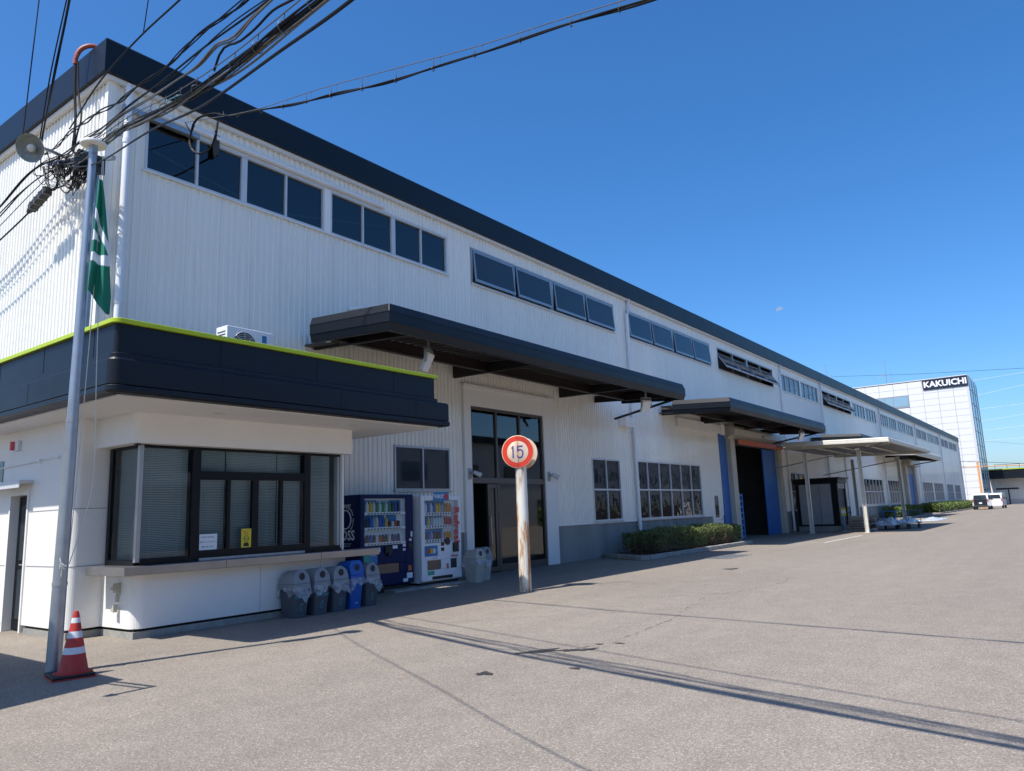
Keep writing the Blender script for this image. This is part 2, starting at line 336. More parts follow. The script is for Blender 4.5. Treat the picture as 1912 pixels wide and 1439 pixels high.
def place(o, parent, local, loc=None):
    if parent:
        o.parent = parent; pw = WL.get(parent.name, Vector((0,0,0)))
        if local: WL[o.name] = pw.copy()
        else: o.location = -pw; WL[o.name] = Vector((0,0,0))
    else:
        if loc: o.location = loc
        WL[o.name] = Vector(o.location)
def props(o, label=None, cat=None, group=None, kind=None):
    if label: o['label'] = label
    if cat: o['category'] = cat
    if group: o['group'] = group
    if kind: o['kind'] = kind
def thing(name, label, cat, loc=(0,0,0), group=None, rz=0):
    o = bpy.data.objects.new(name, None); COL.objects.link(o); o.location = loc; o.rotation_euler = (0,0,rz); o.empty_display_size = 0.2
    WL[o.name] = Vector(loc); props(o, label, cat, group); return o
def copy_tree(o, loc=None, label=None, parent=None):
    c = o.copy(); COL.objects.link(c)
    if parent: c.parent = parent
    if loc is not None: c.location = loc
    if label: c['label'] = label
    for ch in list(o.children): copy_tree(ch, None, None, c)
    return c
FX = Matrix.Rotation(R(90), 4, 'Z') @ Matrix.Rotation(R(90), 4, 'X')   # text facing +X
FY = Matrix.Rotation(R(90), 4, 'X')                                     # text facing -Y
def text(body, size, loc, rot, m, name='lettering', parent=None, depth=0.002, bold=0.0, align='CENTER', sx=1.0, label=None, local=False, spacing=1.0, res=2):
    cu = bpy.data.curves.new('t', 'FONT'); cu.body = body; cu.size = size; cu.extrude = depth; cu.offset = bold; cu.align_x = align; cu.align_y = 'CENTER'; cu.space_character = spacing; cu.resolution_u = res
    t = bpy.data.objects.new('t', cu); COL.objects.link(t)
    dg = bpy.context.evaluated_depsgraph_get(); dg.update(); me = bpy.data.meshes.new_from_object(t.evaluated_get(dg))
    bpy.data.objects.remove(t); bpy.data.curves.remove(cu)
    me.transform(Matrix.Translation(loc) @ rot @ Matrix.Diagonal((sx, 1, 1, 1))); me.materials.clear(); me.materials.append(MT[m]); me.name = name
    o = bpy.data.objects.new(name, me); COL.objects.link(o); place(o, parent, local); props(o, label); return o

# corrugated siding strips ------------------------------------------------
PITCH = 0.147; DEP = 0.026
def ribs(mb, a0, a1, z0, z1, axis, base, sign, off=0.0):
    """axis 'y': runs along y at x=base, outward sign in x. axis 'x': runs along x at y=base, outward sign in y"""
    pts = []; k = math.floor((a0-off)/PITCH)-1
    while off+k*PITCH < a1+PITCH:
        b = off+k*PITCH
        pts += [(b, 0), (b+0.052, 0), (b+0.066, DEP), (b+0.133, DEP)]; k += 1
    out = []
    for (p, d), (q, e) in zip(pts, pts[1:]):
        if q <= a0 or p >= a1: continue
        if p < a0: d = d+(e-d)*(a0-p)/(q-p); p = a0
        if q > a1: e = d+(e-d)*(a1-p)/(q-p); q = a1
        out.append((p, d)); last = (q, e)
    if not out: return
    out.append(last); vs = []
    for p, d in out:
        for z in (z0, z1): vs.append((base+sign*d, p, z) if axis == 'y' else (p, base+sign*d, z))
    fs = [(2*i, 2*i+2, 2*i+3, 2*i+1) for i in range(len(out)-1)]
    mb.add(vs, fs)
def siding_wall(mb, a0, a1, z0, z1, holes, axis, base, sign, plain=None, off=0.0):
    zs = sorted({z0, z1, *[h[2] for h in holes], *[h[3] for h in holes]}); zs = [z for z in zs if z0 <= z <= z1]
    for za, zb in zip(zs, zs[1:]):
        cut = sorted((h[0], h[1]) for h in holes if h[2] < zb-1e-6 and h[3] > za+1e-6); p = a0
        for c0, c1 in cut+[(a1, a1)]:
            if c0 > p+1e-4: ribs(mb, p, min(c0, a1), za, zb, axis, base, sign, off)
            p = max(p, c1)

# ================================================================== SETTING
MB().quad((-900,-600,0),(900,-600,0),(900,1500,0),(-900,1500,0)).build('ground', 'asphalt', kind='structure', recalc=False)

def blob(cx, cy, rx, ry, rot, seed, z=0.004, n=28):
    rnd = random.Random(seed); ph = [rnd.uniform(0, 6.28) for _ in range(4)]; pts = []
    for i in range(n):
        t = 2*math.pi*i/n; k = 1+0.22*math.sin(3*t+ph[0])+0.14*math.sin(5*t+ph[1])+0.1*math.sin(9*t+ph[2])
        x = rx*k*math.cos(t); y = ry*k*math.sin(t); pts.append((cx+x*math.cos(rot)-y*math.sin(rot), cy+x*math.sin(rot)+y*math.cos(rot), z))
    return pts
mb = MB()
for i, a in enumerate([(-5.3,7.55,0.26,0.09,1.0),(-5.02,7.75,0.12,0.06,0.9),(-4.86,7.86,0.16,0.05,1.0),(-5.1,6.27,0.09,0.08,0),(-7.4,19.3,0.22,0.16,1.2),(-4.4,6.9,0.06,0.04,0),(-4.9,8.25,0.05,0.03,0),(-4.7,8.4,0.06,0.03,0)]):
    p = blob(*a, seed=i); mb.add(p, [tuple(range(len(p)))])
mb.build('oil_stains', 'stain', kind='structure', recalc=False)
mb = MB()
def crack(pts, wd, seed, gap=0.35):
    rnd = random.Random(seed)
    for (x0,y0),(x1,y1) in zip(pts, pts[1:]):
        n = max(2, int(math.hypot(x1-x0, y1-y0)/0.09)); pr_ = (x0, y0)
        for i in range(1, n+1):
            t = i/n; q = (x0+(x1-x0)*t+rnd.uniform(-.03,.03), y0+(y1-y0)*t+rnd.uniform(-.04,.04))
            if rnd.random() > gap:
                dx, dy = q[0]-pr_[0], q[1]-pr_[1]; l = math.hypot(dx, dy) or 1; w_ = wd*rnd.uniform(.5, 1.2); nx, ny = -dy/l*w_, dx/l*w_
                mb.quad((pr_[0]-nx, pr_[1]-ny, .004), (q[0]-nx, q[1]-ny, .004), (q[0]+nx, q[1]+ny, .004), (pr_[0]+nx, pr_[1]+ny, .004))
            pr_ = q
crack([(-8.6,14.6),(-7.6,15.6),(-6.4,16.4)], 0.012, 1, .4)
crack([(-6.0,17.4),(-5.3,17.2),(-5.1,16.2),(-5.2,14.9),(-5.6,13.2),(-5.3,11.8),(-5.0,10.6),(-4.9,9.4),(-4.8,8.5),(-5.0,7.9)], 0.009, 2, .5)
crack([(-7.2,12.6),(-6.1,13.4),(-5.4,14.0)], 0.008, 3, .3)
mb.build('cracks', 'crack', kind='structure', recalc=False)
mb = MB()
mb.quad((-8.47,32.4,.004),(-8.35,32.4,.004),(-8.35,39.0,.004),(-8.47,39.0,.004))
mb.quad((-9.6,32.3,.004),(-8.35,32.3,.004),(-8.35,32.4,.004),(-9.6,32.4,.004))
mb.build('road_markings', 'paint_line', kind='structure', recalc=False)
# far off: low hills on the horizon
mb = MB(); rnd = random.Random(3); n = 60; top = []
for i in range(n+1):
    a = -0.9+1.9*i/n; d = 1100; top.append((d*math.sin(a), d*math.cos(a), 22+14*math.sin(i*.5)+8*math.sin(i*1.31)+rnd.uniform(-2, 2)))
for p, q in zip(top, top[1:]):
    mb.quad((p[0]*.93, p[1]*.93, -1), (q[0]*.93, q[1]*.93, -1), q, p); mb.quad(p, q, (q[0]*1.3, q[1]*1.3, -1), (p[0]*1.3, p[1]*1.3, -1))
mat('hill', (0.08, 0.12, 0.14), 0.9, noise=0.3, nscale=0.02)
mb.build('hills', 'hill', kind='structure')
# ================================================================== WAREHOUSE
XW = -13.5; YE = 132.4
wh = thing('warehouse', 'long white corrugated warehouse with a black roof edge and rows of high windows', 'warehouse', (XW, 6.0, 0))
UP = [(6.7,15.4),(16.5,25.1),(26.2,34.7),(35.7,44.3),(45.75,54.0),(54.95,63.6),(64.3,73.0),(74.6,82.6),(83.2,92.2),(94.0,101.5),(102.3,111.7),(113.1,120.7),(121.5,129.9)]
ZU0, ZU1 = 8.36, 9.46
LOW = [(13.25,15.33,2.29,3.42,2,1),(22.85,24.88,1.25,3.45,2,2),(26.1,32.4,1.23,3.48,6,2),(45.9,49.6,1.2,3.45,4,2),(64.9,72.6,1.3,3.4,6,2),(75.0,82.0,1.3,3.4,6,2),(93.9,101.6,1.3,3.45,6,2),(102.8,110.4,1.3,3.45,6,2),(114.0,120.2,1.3,3.42,5,2),(122.0,128.2,1.3,3.38,5,2)]
ENT = (15.9, 20.45, 0, 5.28)
holes = [(a,b,ZU0,ZU1) for a,b in UP]+[(a,b,c,d) for a,b,c,d,_,_ in LOW]+[ENT,(33.5,34.7,0,2.38),(34.9,43.9,0,5.3),(82.9,91.0,0,5.3)]
mb = MB()
siding_wall(mb, 6.0, YE, 1.19, 9.9, holes+[(45.5,54.4,3.45,8.36),(45.5,54.4,1.19,1.2),(5.9,9.8,0,4.2)], 'y', XW, 1)
fw = mb.build('front_wall', 'siding', wh, recalc=False)
# a smooth panelled bay
mb = MB(); mb.box(XW-.02, XW+.022, 45.5, 54.4, 3.45, 8.36); mb.box(XW-.02, XW+.022, 45.5, 45.9, 1.2, 3.45); mb.box(XW-.02, XW+.022, 49.6, 54.4, 1.2, 3.45)
mb.build('flat_panels', 'white_panel', wh)
MB().box(XW, XW+.12, 59.6, 62.4, .02, 5.0).build('pilaster', 'white_panel', wh)
mb = MB(); ribs(mb, -40, XW, 3.9, 9.9, 'x', 6.0, -1); mb.build('gable_wall', 'siding', wh, recalc=False)
mb = MB()   # corner flashing and the closed back and end walls
mb.box(XW-.09, XW+.035, 5.965, 6.09, 4.0, 9.9)
mb.build('corner_flashing', 'siding', wh)
mb = MB(); mb.box(-40.2, -40, 6.1, YE, 0, 10.2); mb.box(-40, XW, YE-.2, YE, 0, 9.95); mb.box(-40, XW-.1, 6.02, 6.12, 0, 3.9)
mb.build('rear_walls', 'siding', wh)
mb = MB(); mb.box(-40.1, XW+.15, 5.9, YE+.1, 10.3, 10.42); mb.build('roof', 'deck', wh)
FP = [(0,9.94),(.2,9.94),(.2,10.58),(.17,10.62),(0,10.62)]
MB().sweep([(-40.3,6.0),(XW,6.0),(XW,YE),(-40.3,YE)], FP).build('fascia', 'fascia', wh, bev=.006)
MB().sweep([(-40.3,6.0),(XW,6.0),(XW,YE),(-40.3,YE)], [(.03,9.86),(.13,9.86),(.13,9.937),(.03,9.937)]).build('eave_trim', 'trim_white', wh)
# plinth
mb = MB()
segs = [(9.85,15.88),(20.47,33.48),(34.72,34.88),(43.92,82.88),(91.02,YE)]
for a,b in segs: mb.box(XW-.2, XW, a, b, 0, 1.18)
mb.build('plinth', 'concrete', wh)
mb = MB()
for a,b in segs:
    if b-a > 1: mb.box(XW-.01, XW+.045, a, b, 1.165, 1.19)
mb.build('drip_flashing', 'trim_white', wh)

def win(y0, y1, z0, z1, nc, nr, fr='alu_white', gl='glass_dark', posts=(), fw_=.05, dep=.05, hi=False):
    mb = MB(); X0 = XW-.03; X1 = XW+dep
    mb.box(X0, X1, y0, y1, z0, z0+fw_); mb.box(X0, X1, y0, y1, z1-fw_, z1)
    mb.box(X0, X1-.002, y0, y0+fw_, z0+fw_, z1-fw_); mb.box(X0, X1-.002, y1-fw_, y1, z0+fw_, z1-fw_)
    for i in range(1, nc):
        y = y0+(y1-y0)*i/nc; h = .025 if i not in posts else .07
        mb.box(X0, X1-.012, y-h, y+h, z0+fw_, z1-fw_)
    if nr == 2:
        z = (z0+z1)/2
        for i in range(nc):
            ya = y0+(y1-y0)*i/nc+.03; yb = y0+(y1-y0)*(i+1)/nc-.03; mb.box(X0, X1-.016, ya, yb, z-.03, z+.03)
    if not hi: mb.box(XW, XW+.09, y0-.03, y1+.03, z0-.035, z0-.002)
    f = mb.build('window', fr, wh)
    MB().box(XW-.06, XW-.012, y0+.02, y1-.02, z0+.02, z1-.02).build('pane', gl, f)
    return f
def sash_win(y0, y1, z0, z1, n, ang, gl='glass_dark'):
    """top hung sashes pushed open at the bottom by ang"""
    mb = MB(); X0 = XW-.08; X1 = XW+.045; fw_ = .05
    mb.box(X0, X1, y0, y1, z0, z0+fw_); mb.box(X0, X1, y0, y1, z1-fw_, z1)
    mb.box(X0, X1-.002, y0, y0+fw_, z0+fw_, z1-fw_); mb.box(X0, X1-.002, y1-fw_, y1, z0+fw_, z1-fw_)
    wd = (y1-y0)/n
    for i in range(1, n):
        h = .03 if i != n//2 else .09; mb.box(X0, X1-.01, y0+wd*i-h, y0+wd*i+h, z0+fw_, z1-fw_)
    f = mb.build('window', 'alu', wh)
    MB().box(XW-.7, XW-.65, y0, y1, z0-.2, z1+.2).build('dark_backing', 'interior', f)
    piv = .05 if ang > .3 else .0
    for i in range(n):
        a = y0+wd*i+.08; b = y0+wd*(i+1)-.08
        if i == n//2-1: b -= .04
        if i == n//2: a += .04
        L_ = z1-z0-.12; zt = z1-.06-(.16 if ang > .3 else 0); s, c = math.sin(ang), math.cos(ang); x0 = XW+.03-(0.0 if ang < .3 else .12)
        def P(u, v): return (x0+s*u+c*v, zt-c*u+s*v)
        mb = MB()
        def sb(ya, yb, u0, u1, v0, v1):
            q = [P(u0,v0), P(u1,v0), P(u1,v1), P(u0,v1)]
            mb.poly([(x, ya, z) for x, z in q], (0, yb-ya, 0))
        sb(a, b, 0, .06, -.02, .02); sb(a, b, L_-.08, L_, -.02, .02); sb(a, a+.05, .06, L_-.08, -.02, .02); sb(b-.05, b, .06, L_-.08, -.02, .02)
        sh = mb.build('sash', 'alu', f)
    mb = MB()
    for i in range(n):
        a = y0+wd*i+.12; b = y0+wd*(i+1)-.12; L_ = z1-z0-.12; zt = z1-.06-(.16 if ang > .3 else 0); s, c = math.sin(ang), math.cos(ang); x0 = XW+.03-(0.0 if ang < .3 else .12)
        def P(u, v): return (x0+s*u+c*v, zt-c*u+s*v)
        q = [P(.05,-.006), P(L_-.07,-.006), P(L_-.07,.006), P(.05,.006)]; mb.poly([(x, a, z) for x, z in q], (0, b-a, 0))
    mb.build('pane', gl, f)
for i, (a, b) in enumerate(UP):
    if i == 0:
        win(6.7, 11.02, ZU0, ZU1, 4, 1, hi=True, posts=(2,), gl='glass_tint'); MB().box(XW-.02, XW+.05, 11.02, 11.2, ZU0, ZU1).build('window_post', 'siding', wh); win(11.2, 15.4, ZU0, ZU1, 4, 1, hi=True, posts=(2,), gl='glass_tint')
    elif i in (1, 2): sash_win(a, b, ZU0, ZU1, 4, R(5))
    elif i in (3, 5): sash_win(a, b, ZU0, ZU1, 4, R(34), 'glass_far')
    else:
        m_ = (a+b)/2; win(a, m_-.09, ZU0, ZU1, 4, 1, gl='glass_far', hi=True, fw_=.06); MB().box(XW-.02, XW+.05, m_-.09, m_+.09, ZU0, ZU1).build('window_post', 'siding', wh); win(m_+.09, b, ZU0, ZU1, 4, 1, gl='glass_far', hi=True, fw_=.06)
mb = MB()
for a, b in UP: mb.box(XW+.0, XW+.075, a-.04, b+.04, ZU0-.035, ZU0-.002); mb.box(XW, XW+.06, a-.04, b+.04, ZU1+.002, ZU1+.03)
mb.build('window_flashing', 'trim_white', wh)
mb = MB(); mb.cyl((XW+.1,6.75,9.56),(XW+.1,12.9,9.56), .055, n=12); mb.box(XW+.02, XW+.11, 6.75, 12.9, 9.5, 9.55)
mb.build('window_hood', 'pipe_white', wh, smooth=True)
for a, b, c, d, nc, nr in LOW: win(a, b, c, d, nc, nr, fr='alu' if a < 20 else 'alu_white', gl='glass_dark' if a < 20 else 'glass_wavy')

# downpipes
for i, y in enumerate([6.3, 26.0, 45.35, 54.5, 74.1, 93.1, 112.4, 131.9]):
    x = XW+.14
    if y < 7: pts = [(XW+.1,y,9.9),(x,y,9.7),(x,y,4.1)]
    else: pts = [(XW+.12,y+.22,9.93),(XW+.12,y+.22,9.45),(x,y,9.25),(x,y,.05)]
    r_ = .065 if y < 7 else .07
    mb = MB(); mb.tube(pts, r_, 14)
    for z in ((8.7, 6.9, 5.6) if y < 7 else (8.6, 6.7, 4.5, 2.6, 1.0)): mb.cyl((x,y,z),(x,y,z+.09), r_+.01, n=14); mb.box(XW+.02, x, y-.02, y+.02, z+.02, z+.06)
    mb.build('downpipe', 'pipe_white', wh, smooth=True)
for yy0, yy1, za, zb_ in ((6.2,14.5,8.1,9.75),(6.4,15.8,9.5,8.0),(15.5,25.5,8.2,9.7)):
    MB().tube([(XW-1.0,yy0,za),(XW-1.0,yy1,zb_)], .03, 6).build('wind_brace', 'alu_white', wh)
MB().box(-17.2, -17.1, 6.2, 26, 7.5, 9.9).build('inner_partition', 'interior', wh)
mb = MB(); mb.box(XW+.03, XW+.33, 25.02, 25.65, 4.7, 5.08); mb.build('rain_box', 'siding', wh, bev=.01)
mb = MB(); mb.box(XW+.03, XW+.17, 30.1, 35.15, 5.06, 5.47); mb.box(XW+.17, XW+.24, 34.85, 35.3, 5.0, 5.5); mb.build('lintel_box', 'white_panel', wh, bev=.01)
VY = 11.95; mb = MB(); mb.tube([(XW+.05,VY-.15,6.62),(XW+.4,VY,6.62),(XW+.4,VY,6.6),(XW+.4,VY,5.6)], .045, 12); mb.cyl((XW+.36,VY,6.62),(XW+.46,VY,6.62), .06, n=12)
mb.build('vent_pipe', 'pipe_white', wh, smooth=True)

# entrance
mb = MB(); x1 = XW+.10
mb.box(XW-.1, x1, 15.9, 16.2, 0, 5.2); mb.box(XW-.1, x1, 19.82, 20.45, 0, 5.2); mb.box(XW-.1, x1-.002, 16.2, 19.82, 4.68, 5.2)
mb.box(XW-.05, x1+.06, 15.86, 20.5, 5.2, 5.29)
mb.build('entrance_surround', 'white_panel', wh, bev=.006)
mb = MB(); xa, xb = XW-.06, XW+.06
mb.box(xa, xb, 16.2, 19.82, 4.6, 4.68); mb.box(xa, xb, 16.2, 16.27, 0, 4.6); mb.box(xa, xb, 19.74, 19.82, 0, 4.6)
mb.box(xa, xb-.003, 16.27, 19.74, 2.5, 2.66); mb.box(xa, xb-.006, 17.38, 17.48, 0, 2.5); mb.box(xa, xb-.006, 17.38, 17.46, 2.66, 4.6); mb.box(xa, xb-.006, 18.55, 18.63, 2.66, 4.6)
mb.box(xa, xb-.006, 17.48, 19.74, 0, .2)
ef = mb.build('entrance_frame', 'bronze', wh, bev=.004)
mb = MB(); mb.box(XW-.01, XW+.005, 16.27, 17.38, 2.66, 4.6); mb.box(XW-.01, XW+.005, 17.46, 18.55, 2.66, 4.6); mb.box(XW-.01, XW+.005, 18.63, 19.74, 2.66, 4.6); mb.box(XW-.01, XW+.005, 17.48, 19.74, .2, 2.5)
mb.build('pane', 'glass_tint', ef)
mb = MB(); x = XW+.02
mb.box(x-.04, x+.03, 16.92, 17.03, .03, 2.48); mb.box(x-.04, x+.03, 17.27, 17.36, .03, 2.48); mb.box(x-.04, x+.028, 17.03, 17.27, .03, .15); mb.box(x-.04, x+.028, 17.03, 17.27, 2.38, 2.48)
dl = mb.build('sliding_door', 'bronze', wh)
MB().box(x-.01, x, 17.03, 17.27, .15, 2.38).build('pane', 'glass_tint', dl)
mb = MB(); mb.tube([(x+.03,16.97,.78),(x+.09,16.97,.8),(x+.09,16.97,1.55),(x+.03,16.97,1.57)], .018, 10); mb.build('handle', 'alu', dl, smooth=True)
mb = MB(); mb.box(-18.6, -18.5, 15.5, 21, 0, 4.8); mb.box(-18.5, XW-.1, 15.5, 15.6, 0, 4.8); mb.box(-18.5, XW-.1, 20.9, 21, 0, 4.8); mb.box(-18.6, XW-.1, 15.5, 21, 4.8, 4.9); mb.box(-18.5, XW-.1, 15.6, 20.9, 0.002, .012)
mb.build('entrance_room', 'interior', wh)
sh = thing('parts_shelf', 'dark shelf of white parts boxes seen through the open entrance door', 'shelf', (-14.3, 16.6, 0))
mb = MB()
for z in (.35,.85,1.35,1.85,2.3): mb.box(-14.6, -14.1, 16.0, 17.0, z, z+.03)
for y in (16.0,16.97): mb.box(-14.6,-14.56,y,y+.03,0,2.4); mb.box(-14.14,-14.1,y,y+.03,0,2.4)
mb.build('rack', 'dark_steel', sh)
for k, (z, t_) in enumerate(((.38,'20'),(.88,'30'),(1.38,'10'),(1.88,'OFFER'))):
    bx_ = MB().box(-14.5, -14.12, 16.2, 16.7, z, z+.26).build('box', 'interior_light', sh)
    text(t_, .13, (-14.115, 16.45, z+.13), FX, 'print_black', parent=bx_)
for y, lbl in ((16.07,'small wall spotlight on the left post of the entrance'),(20.0,'small wall spotlight on the right post of the entrance')):
    q = thing('wall_spotlight', lbl, 'light', (XW+.1, y, 2.75), group='spotlights beside the entrance')
    MB().box(XW+.1, XW+.14, y-.06, y+.06, 2.6, 2.9).build('wall_plate', 'alu', q, bev=.006)
    mb = MB(); mb.tube([(XW+.14,y,2.78),(XW+.2,y+.03,2.79),(XW+.24,y+.08,2.78)], .018, 8); mb.build('arm', 'alu', q, smooth=True)
    mb = MB(); mb.cyl((XW+.2,y+.06,2.80),(XW+.33,y+.22,2.70), .055, .075, 16); mb.build('lamp_head', 'alu_white', q, smooth=True)

# small white side door
mb = MB(); mb.box(XW-.05, XW+.045, 33.5, 33.58, 0, 2.38); mb.box(XW-.05, XW+.045, 34.62, 34.7, 0, 2.38); mb.box(XW-.05, XW+.045, 33.58, 34.62, 2.3, 2.38)
mb.box(XW-.03, XW+.025, 33.58, 33.83, 0, 2.3); mb.box(XW-.03, XW+.025, 34.33, 34.62, 0, 2.3); mb.box(XW-.03, XW+.023, 33.83, 34.33, 0, 1.1); mb.box(XW-.03, XW+.023, 33.83, 34.33, 2.1, 2.3)
sd = mb.build('side_door', 'siding', wh, bev=.004)
MB().box(XW-.01, XW, 33.83, 34.33, 1.1, 2.1).build('pane', 'glass_dark', sd)
mb = MB(); mb.cyl((XW+.02,34.5,1.02),(XW+.09,34.5,1.02),.025,n=10); mb.box(XW+.07,XW+.09,34.4,34.52,1.0,1.04); mb.build('handle', 'alu', sd)

# big loading doorway with blue linings and an orange sheet
MB().box(XW-.2, XW+.06, 34.9, 35.75, 0, 5.45).build('blue_lining', 'blue_panel', wh, bev=.008); MB().box(XW-.05, XW+.02, 41.2, 43.35, 0, 4.62).build('blue_lining', 'blue_panel', wh, bev=.008)
mb = MB(); mb.box(XW-.2, XW+.30, 35.75, 36.35, 0, 4.86); mb.box(XW-.2, XW+.24, 43.35, 43.9, 0, 4.86); mb.box(XW+.24, XW+.30, 43.5, 43.62, 0, 4.86)
mb.poly([(XW, 35.6, 4.86),(XW+.25,35.6,4.86),(XW+.30,35.6,4.95),(XW+.62,35.6,5.05),(XW+.62,35.6,5.32),(XW+.5,35.6,5.47),(XW,35.6,5.47)], (0,8.3,0))
db = mb.build('shutter_box', 'beige', wh, bev=.01)
mb = MB()
for k in range(7): mb.box(XW+.44+.01*(k%2), XW+.48+.01*(k%2), 36.4, 43.3, 4.60+.037*k, 4.60+.037*(k+1)-.004)
mb.build('orange_sheet', 'orange_sheet', wh)
mb = MB(); mb.cyl((XW+.62,39.6,5.12),(XW+.72,39.75,5.08), .06, n=12); mb.box(XW+.621, XW+.64, 42.6, 43.3, 5.06, 5.28); mb.build('door_fittings', 'alu', db)
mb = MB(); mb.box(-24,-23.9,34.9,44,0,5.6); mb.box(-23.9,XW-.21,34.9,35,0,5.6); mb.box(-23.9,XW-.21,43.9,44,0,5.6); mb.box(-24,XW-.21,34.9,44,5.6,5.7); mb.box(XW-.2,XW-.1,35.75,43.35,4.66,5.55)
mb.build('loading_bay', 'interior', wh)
mb = MB(); mb.box(XW+.1, XW+.16, 36.4, 37.25, .02, 2.2)
lp = thing('blue_gate', 'bright blue slatted gate panel standing at the left of the loading doorway', 'gate', (XW+.1, 36.8, 0))
mb = MB()
for y in (36.45, 36.85, 37.2): mb.box(XW+.06, XW+.12, y, y+(.22 if y<36.5 else .06), .02, 2.2)
for k in range(8): mb.box(XW+.07, XW+.11, 36.67, 37.2, .05+.29*k, .05+.29*k+.07)
mb.build('frame', 'blue_bright', lp)
mc = thing('machine', 'grey machine cabinets standing in the dark loading bay', 'machine', (-16.5, 40, 0))
mb = MB(); mb.box(-17,-15.9,38.6,40.2,0,1.9); mb.build('cabinet', 'interior_light', mc, bev=.03)
mb = MB(); mb.cyl((-15.6,40.6,1.25),(-15.2,40.8,1.25), .5, n=24); mb.box(-15.8,-15.1,40.1,41.2,0,.85); mb.build('drum', 'interior_light', mc, bev=.02)
mb = MB(); mb.box(-17.2,-17.1,36.8,36.9,0,4.2); mb.box(-17.2,-17.1,38.2,38.3,0,4.2)
for k in range(6): mb.box(-17.2,-16.6,36.8,38.3,.6+.6*k,.66+.6*k)
rk = thing('pallet_rack', 'tall dark rack with shelves inside the loading bay', 'rack', (-17, 37.5, 0)); mb.build('frame', 'interior_light', rk)

# far doorway with a blue door
mb = MB(); mb.box(XW-.2, XW+.35, 82.9, 84.0, 0, 5.2); mb.box(XW-.2, XW+.35, 88.2, 89.6, 0, 5.2); mb.box(XW-.2, XW+.75, 83.2, 89.4, 4.95, 5.62); mb.box(XW-.2, XW, 89.6, 91, 0, 5.3); mb.build('shutter_box', 'beige', wh, bev=.02)
mb = MB()
for k in range(12): mb.box(XW+.1, XW+.14+.01*(k%2), 84, 88.2, 4.1+.07*k, 4.1+.07*(k+1)-.006)
mb.build('roller_shutter', 'shutter', wh)
MB().box(XW, XW+.08, 84, 88.2, 0, 4.08).build('blue_door', 'blue_panel', wh)

# canopies ----------------------------------------------------------
def canopy(y0, y1, mat_='fascia', beams=(), brace=None, xb=-12.6, xf=-10.2, steel='dark_red_steel', full=True):
    SL = .06
    def shear(mb): mb.v = [(x, y, z+(xf-x)*SL) for x, y, z in mb.v]; return mb
    pr_ = [(-.06,5.75),(0,5.58),(0,5.38),(-.05,5.21),(-.13,5.21),(-.13,5.75)]
    mb = MB().sweep([(xb,y0),(xf,y0),(xf,y1),(xb,y1)], pr_); shear(mb); c = mb.build('canopy', mat_, wh, bev=.008)
    mb = MB()
    for z in (5.58, 5.38): mb.sweep([(xb,y0),(xf,y0),(xf,y1),(xb,y1)], [(-.002,z-.006),(.007,z-.006),(.007,z+.006),(-.002,z+.006)])
    shear(mb); mb.build('seam', mat_, c)
    mb = MB(); k = 0; y = y0+.14; prev = None; vs = []
    while y < y1-.14:
        z = 5.62+(.05 if k % 2 else 0); vs += [(y, z), (min(y+.09, y1-.13), z)]; y += .13; k += 1
    V = []
    for (y, z) in vs: V += [(xf-.13, y, z), (xb+.02, y, z)]
    mb.add(V, [(2*i, 2*i+2, 2*i+3, 2*i+1) for i in range(len(vs)-1)]); shear(mb)
    mb.build('roof_deck', 'deck', c, recalc=False)
    mb = MB(); mb.box(XW+.03, xb+.03, y0+.78, y1-.3, 5.60, 5.64); mb.box(XW+.03, xb+.03, y0+.55, y0+.8, 5.30, 5.34); shear(mb); mb.build('sun_leak_strip', 'deck', c)  # deck strip to the wall and a low plate, added to block sun leaks
    mb = MB()
    for x in (xf-.35, -12.3):
        mb.box(x-.08, x+.08, y0+.25, y1-.2, 5.28, 5.31); mb.box(x-.012, x+.012, y0+.25, y1-.2, 5.31, 5.52); mb.box(x-.08, x+.08, y0+.25, y1-.2, 5.52, 5.55)
    for y in (y0+.85, y1-.5): mb.box(XW+.03, xf-.2, y-.05, y+.05, 5.26, 5.3); mb.box(XW+.03, xf-.2, y-.012, y+.012, 5.3, 5.5)
    shear(mb); mb.build('beam', steel, c)
    for y in beams:
        mb = MB(); mb.poly([(XW+.03,y-.05,5.40),(XW+.03,y-.05,5.78),(xf-.4,y-.05,5.52),(xf-.4,y-.05,5.36)], (0,.1,0)); mb.build('bracket', 'dark_steel', c)
    if brace:
        mb = MB()
        for y in brace: mb.tube([(XW+.15,y+.9 if y > y0+2 else y,4.95),(xf-.4,y,5.24)], .045, 10)
        mb.build('brace', 'dark_steel', c)
    return c
c1 = canopy(9.94, 23.8, beams=(15.6, 21.0), brace=(23.6,))
c2 = canopy(27.98, 41.8, beams=(33.0, 37.3), brace=(41.5,))
c3 = canopy(50.3, 61.5, beams=(55,), steel='dark_steel')
c4 = canopy(70.0, 84.7, mat_='carport_paint', beams=(75,80), brace=(84.4,), steel='dark_steel')

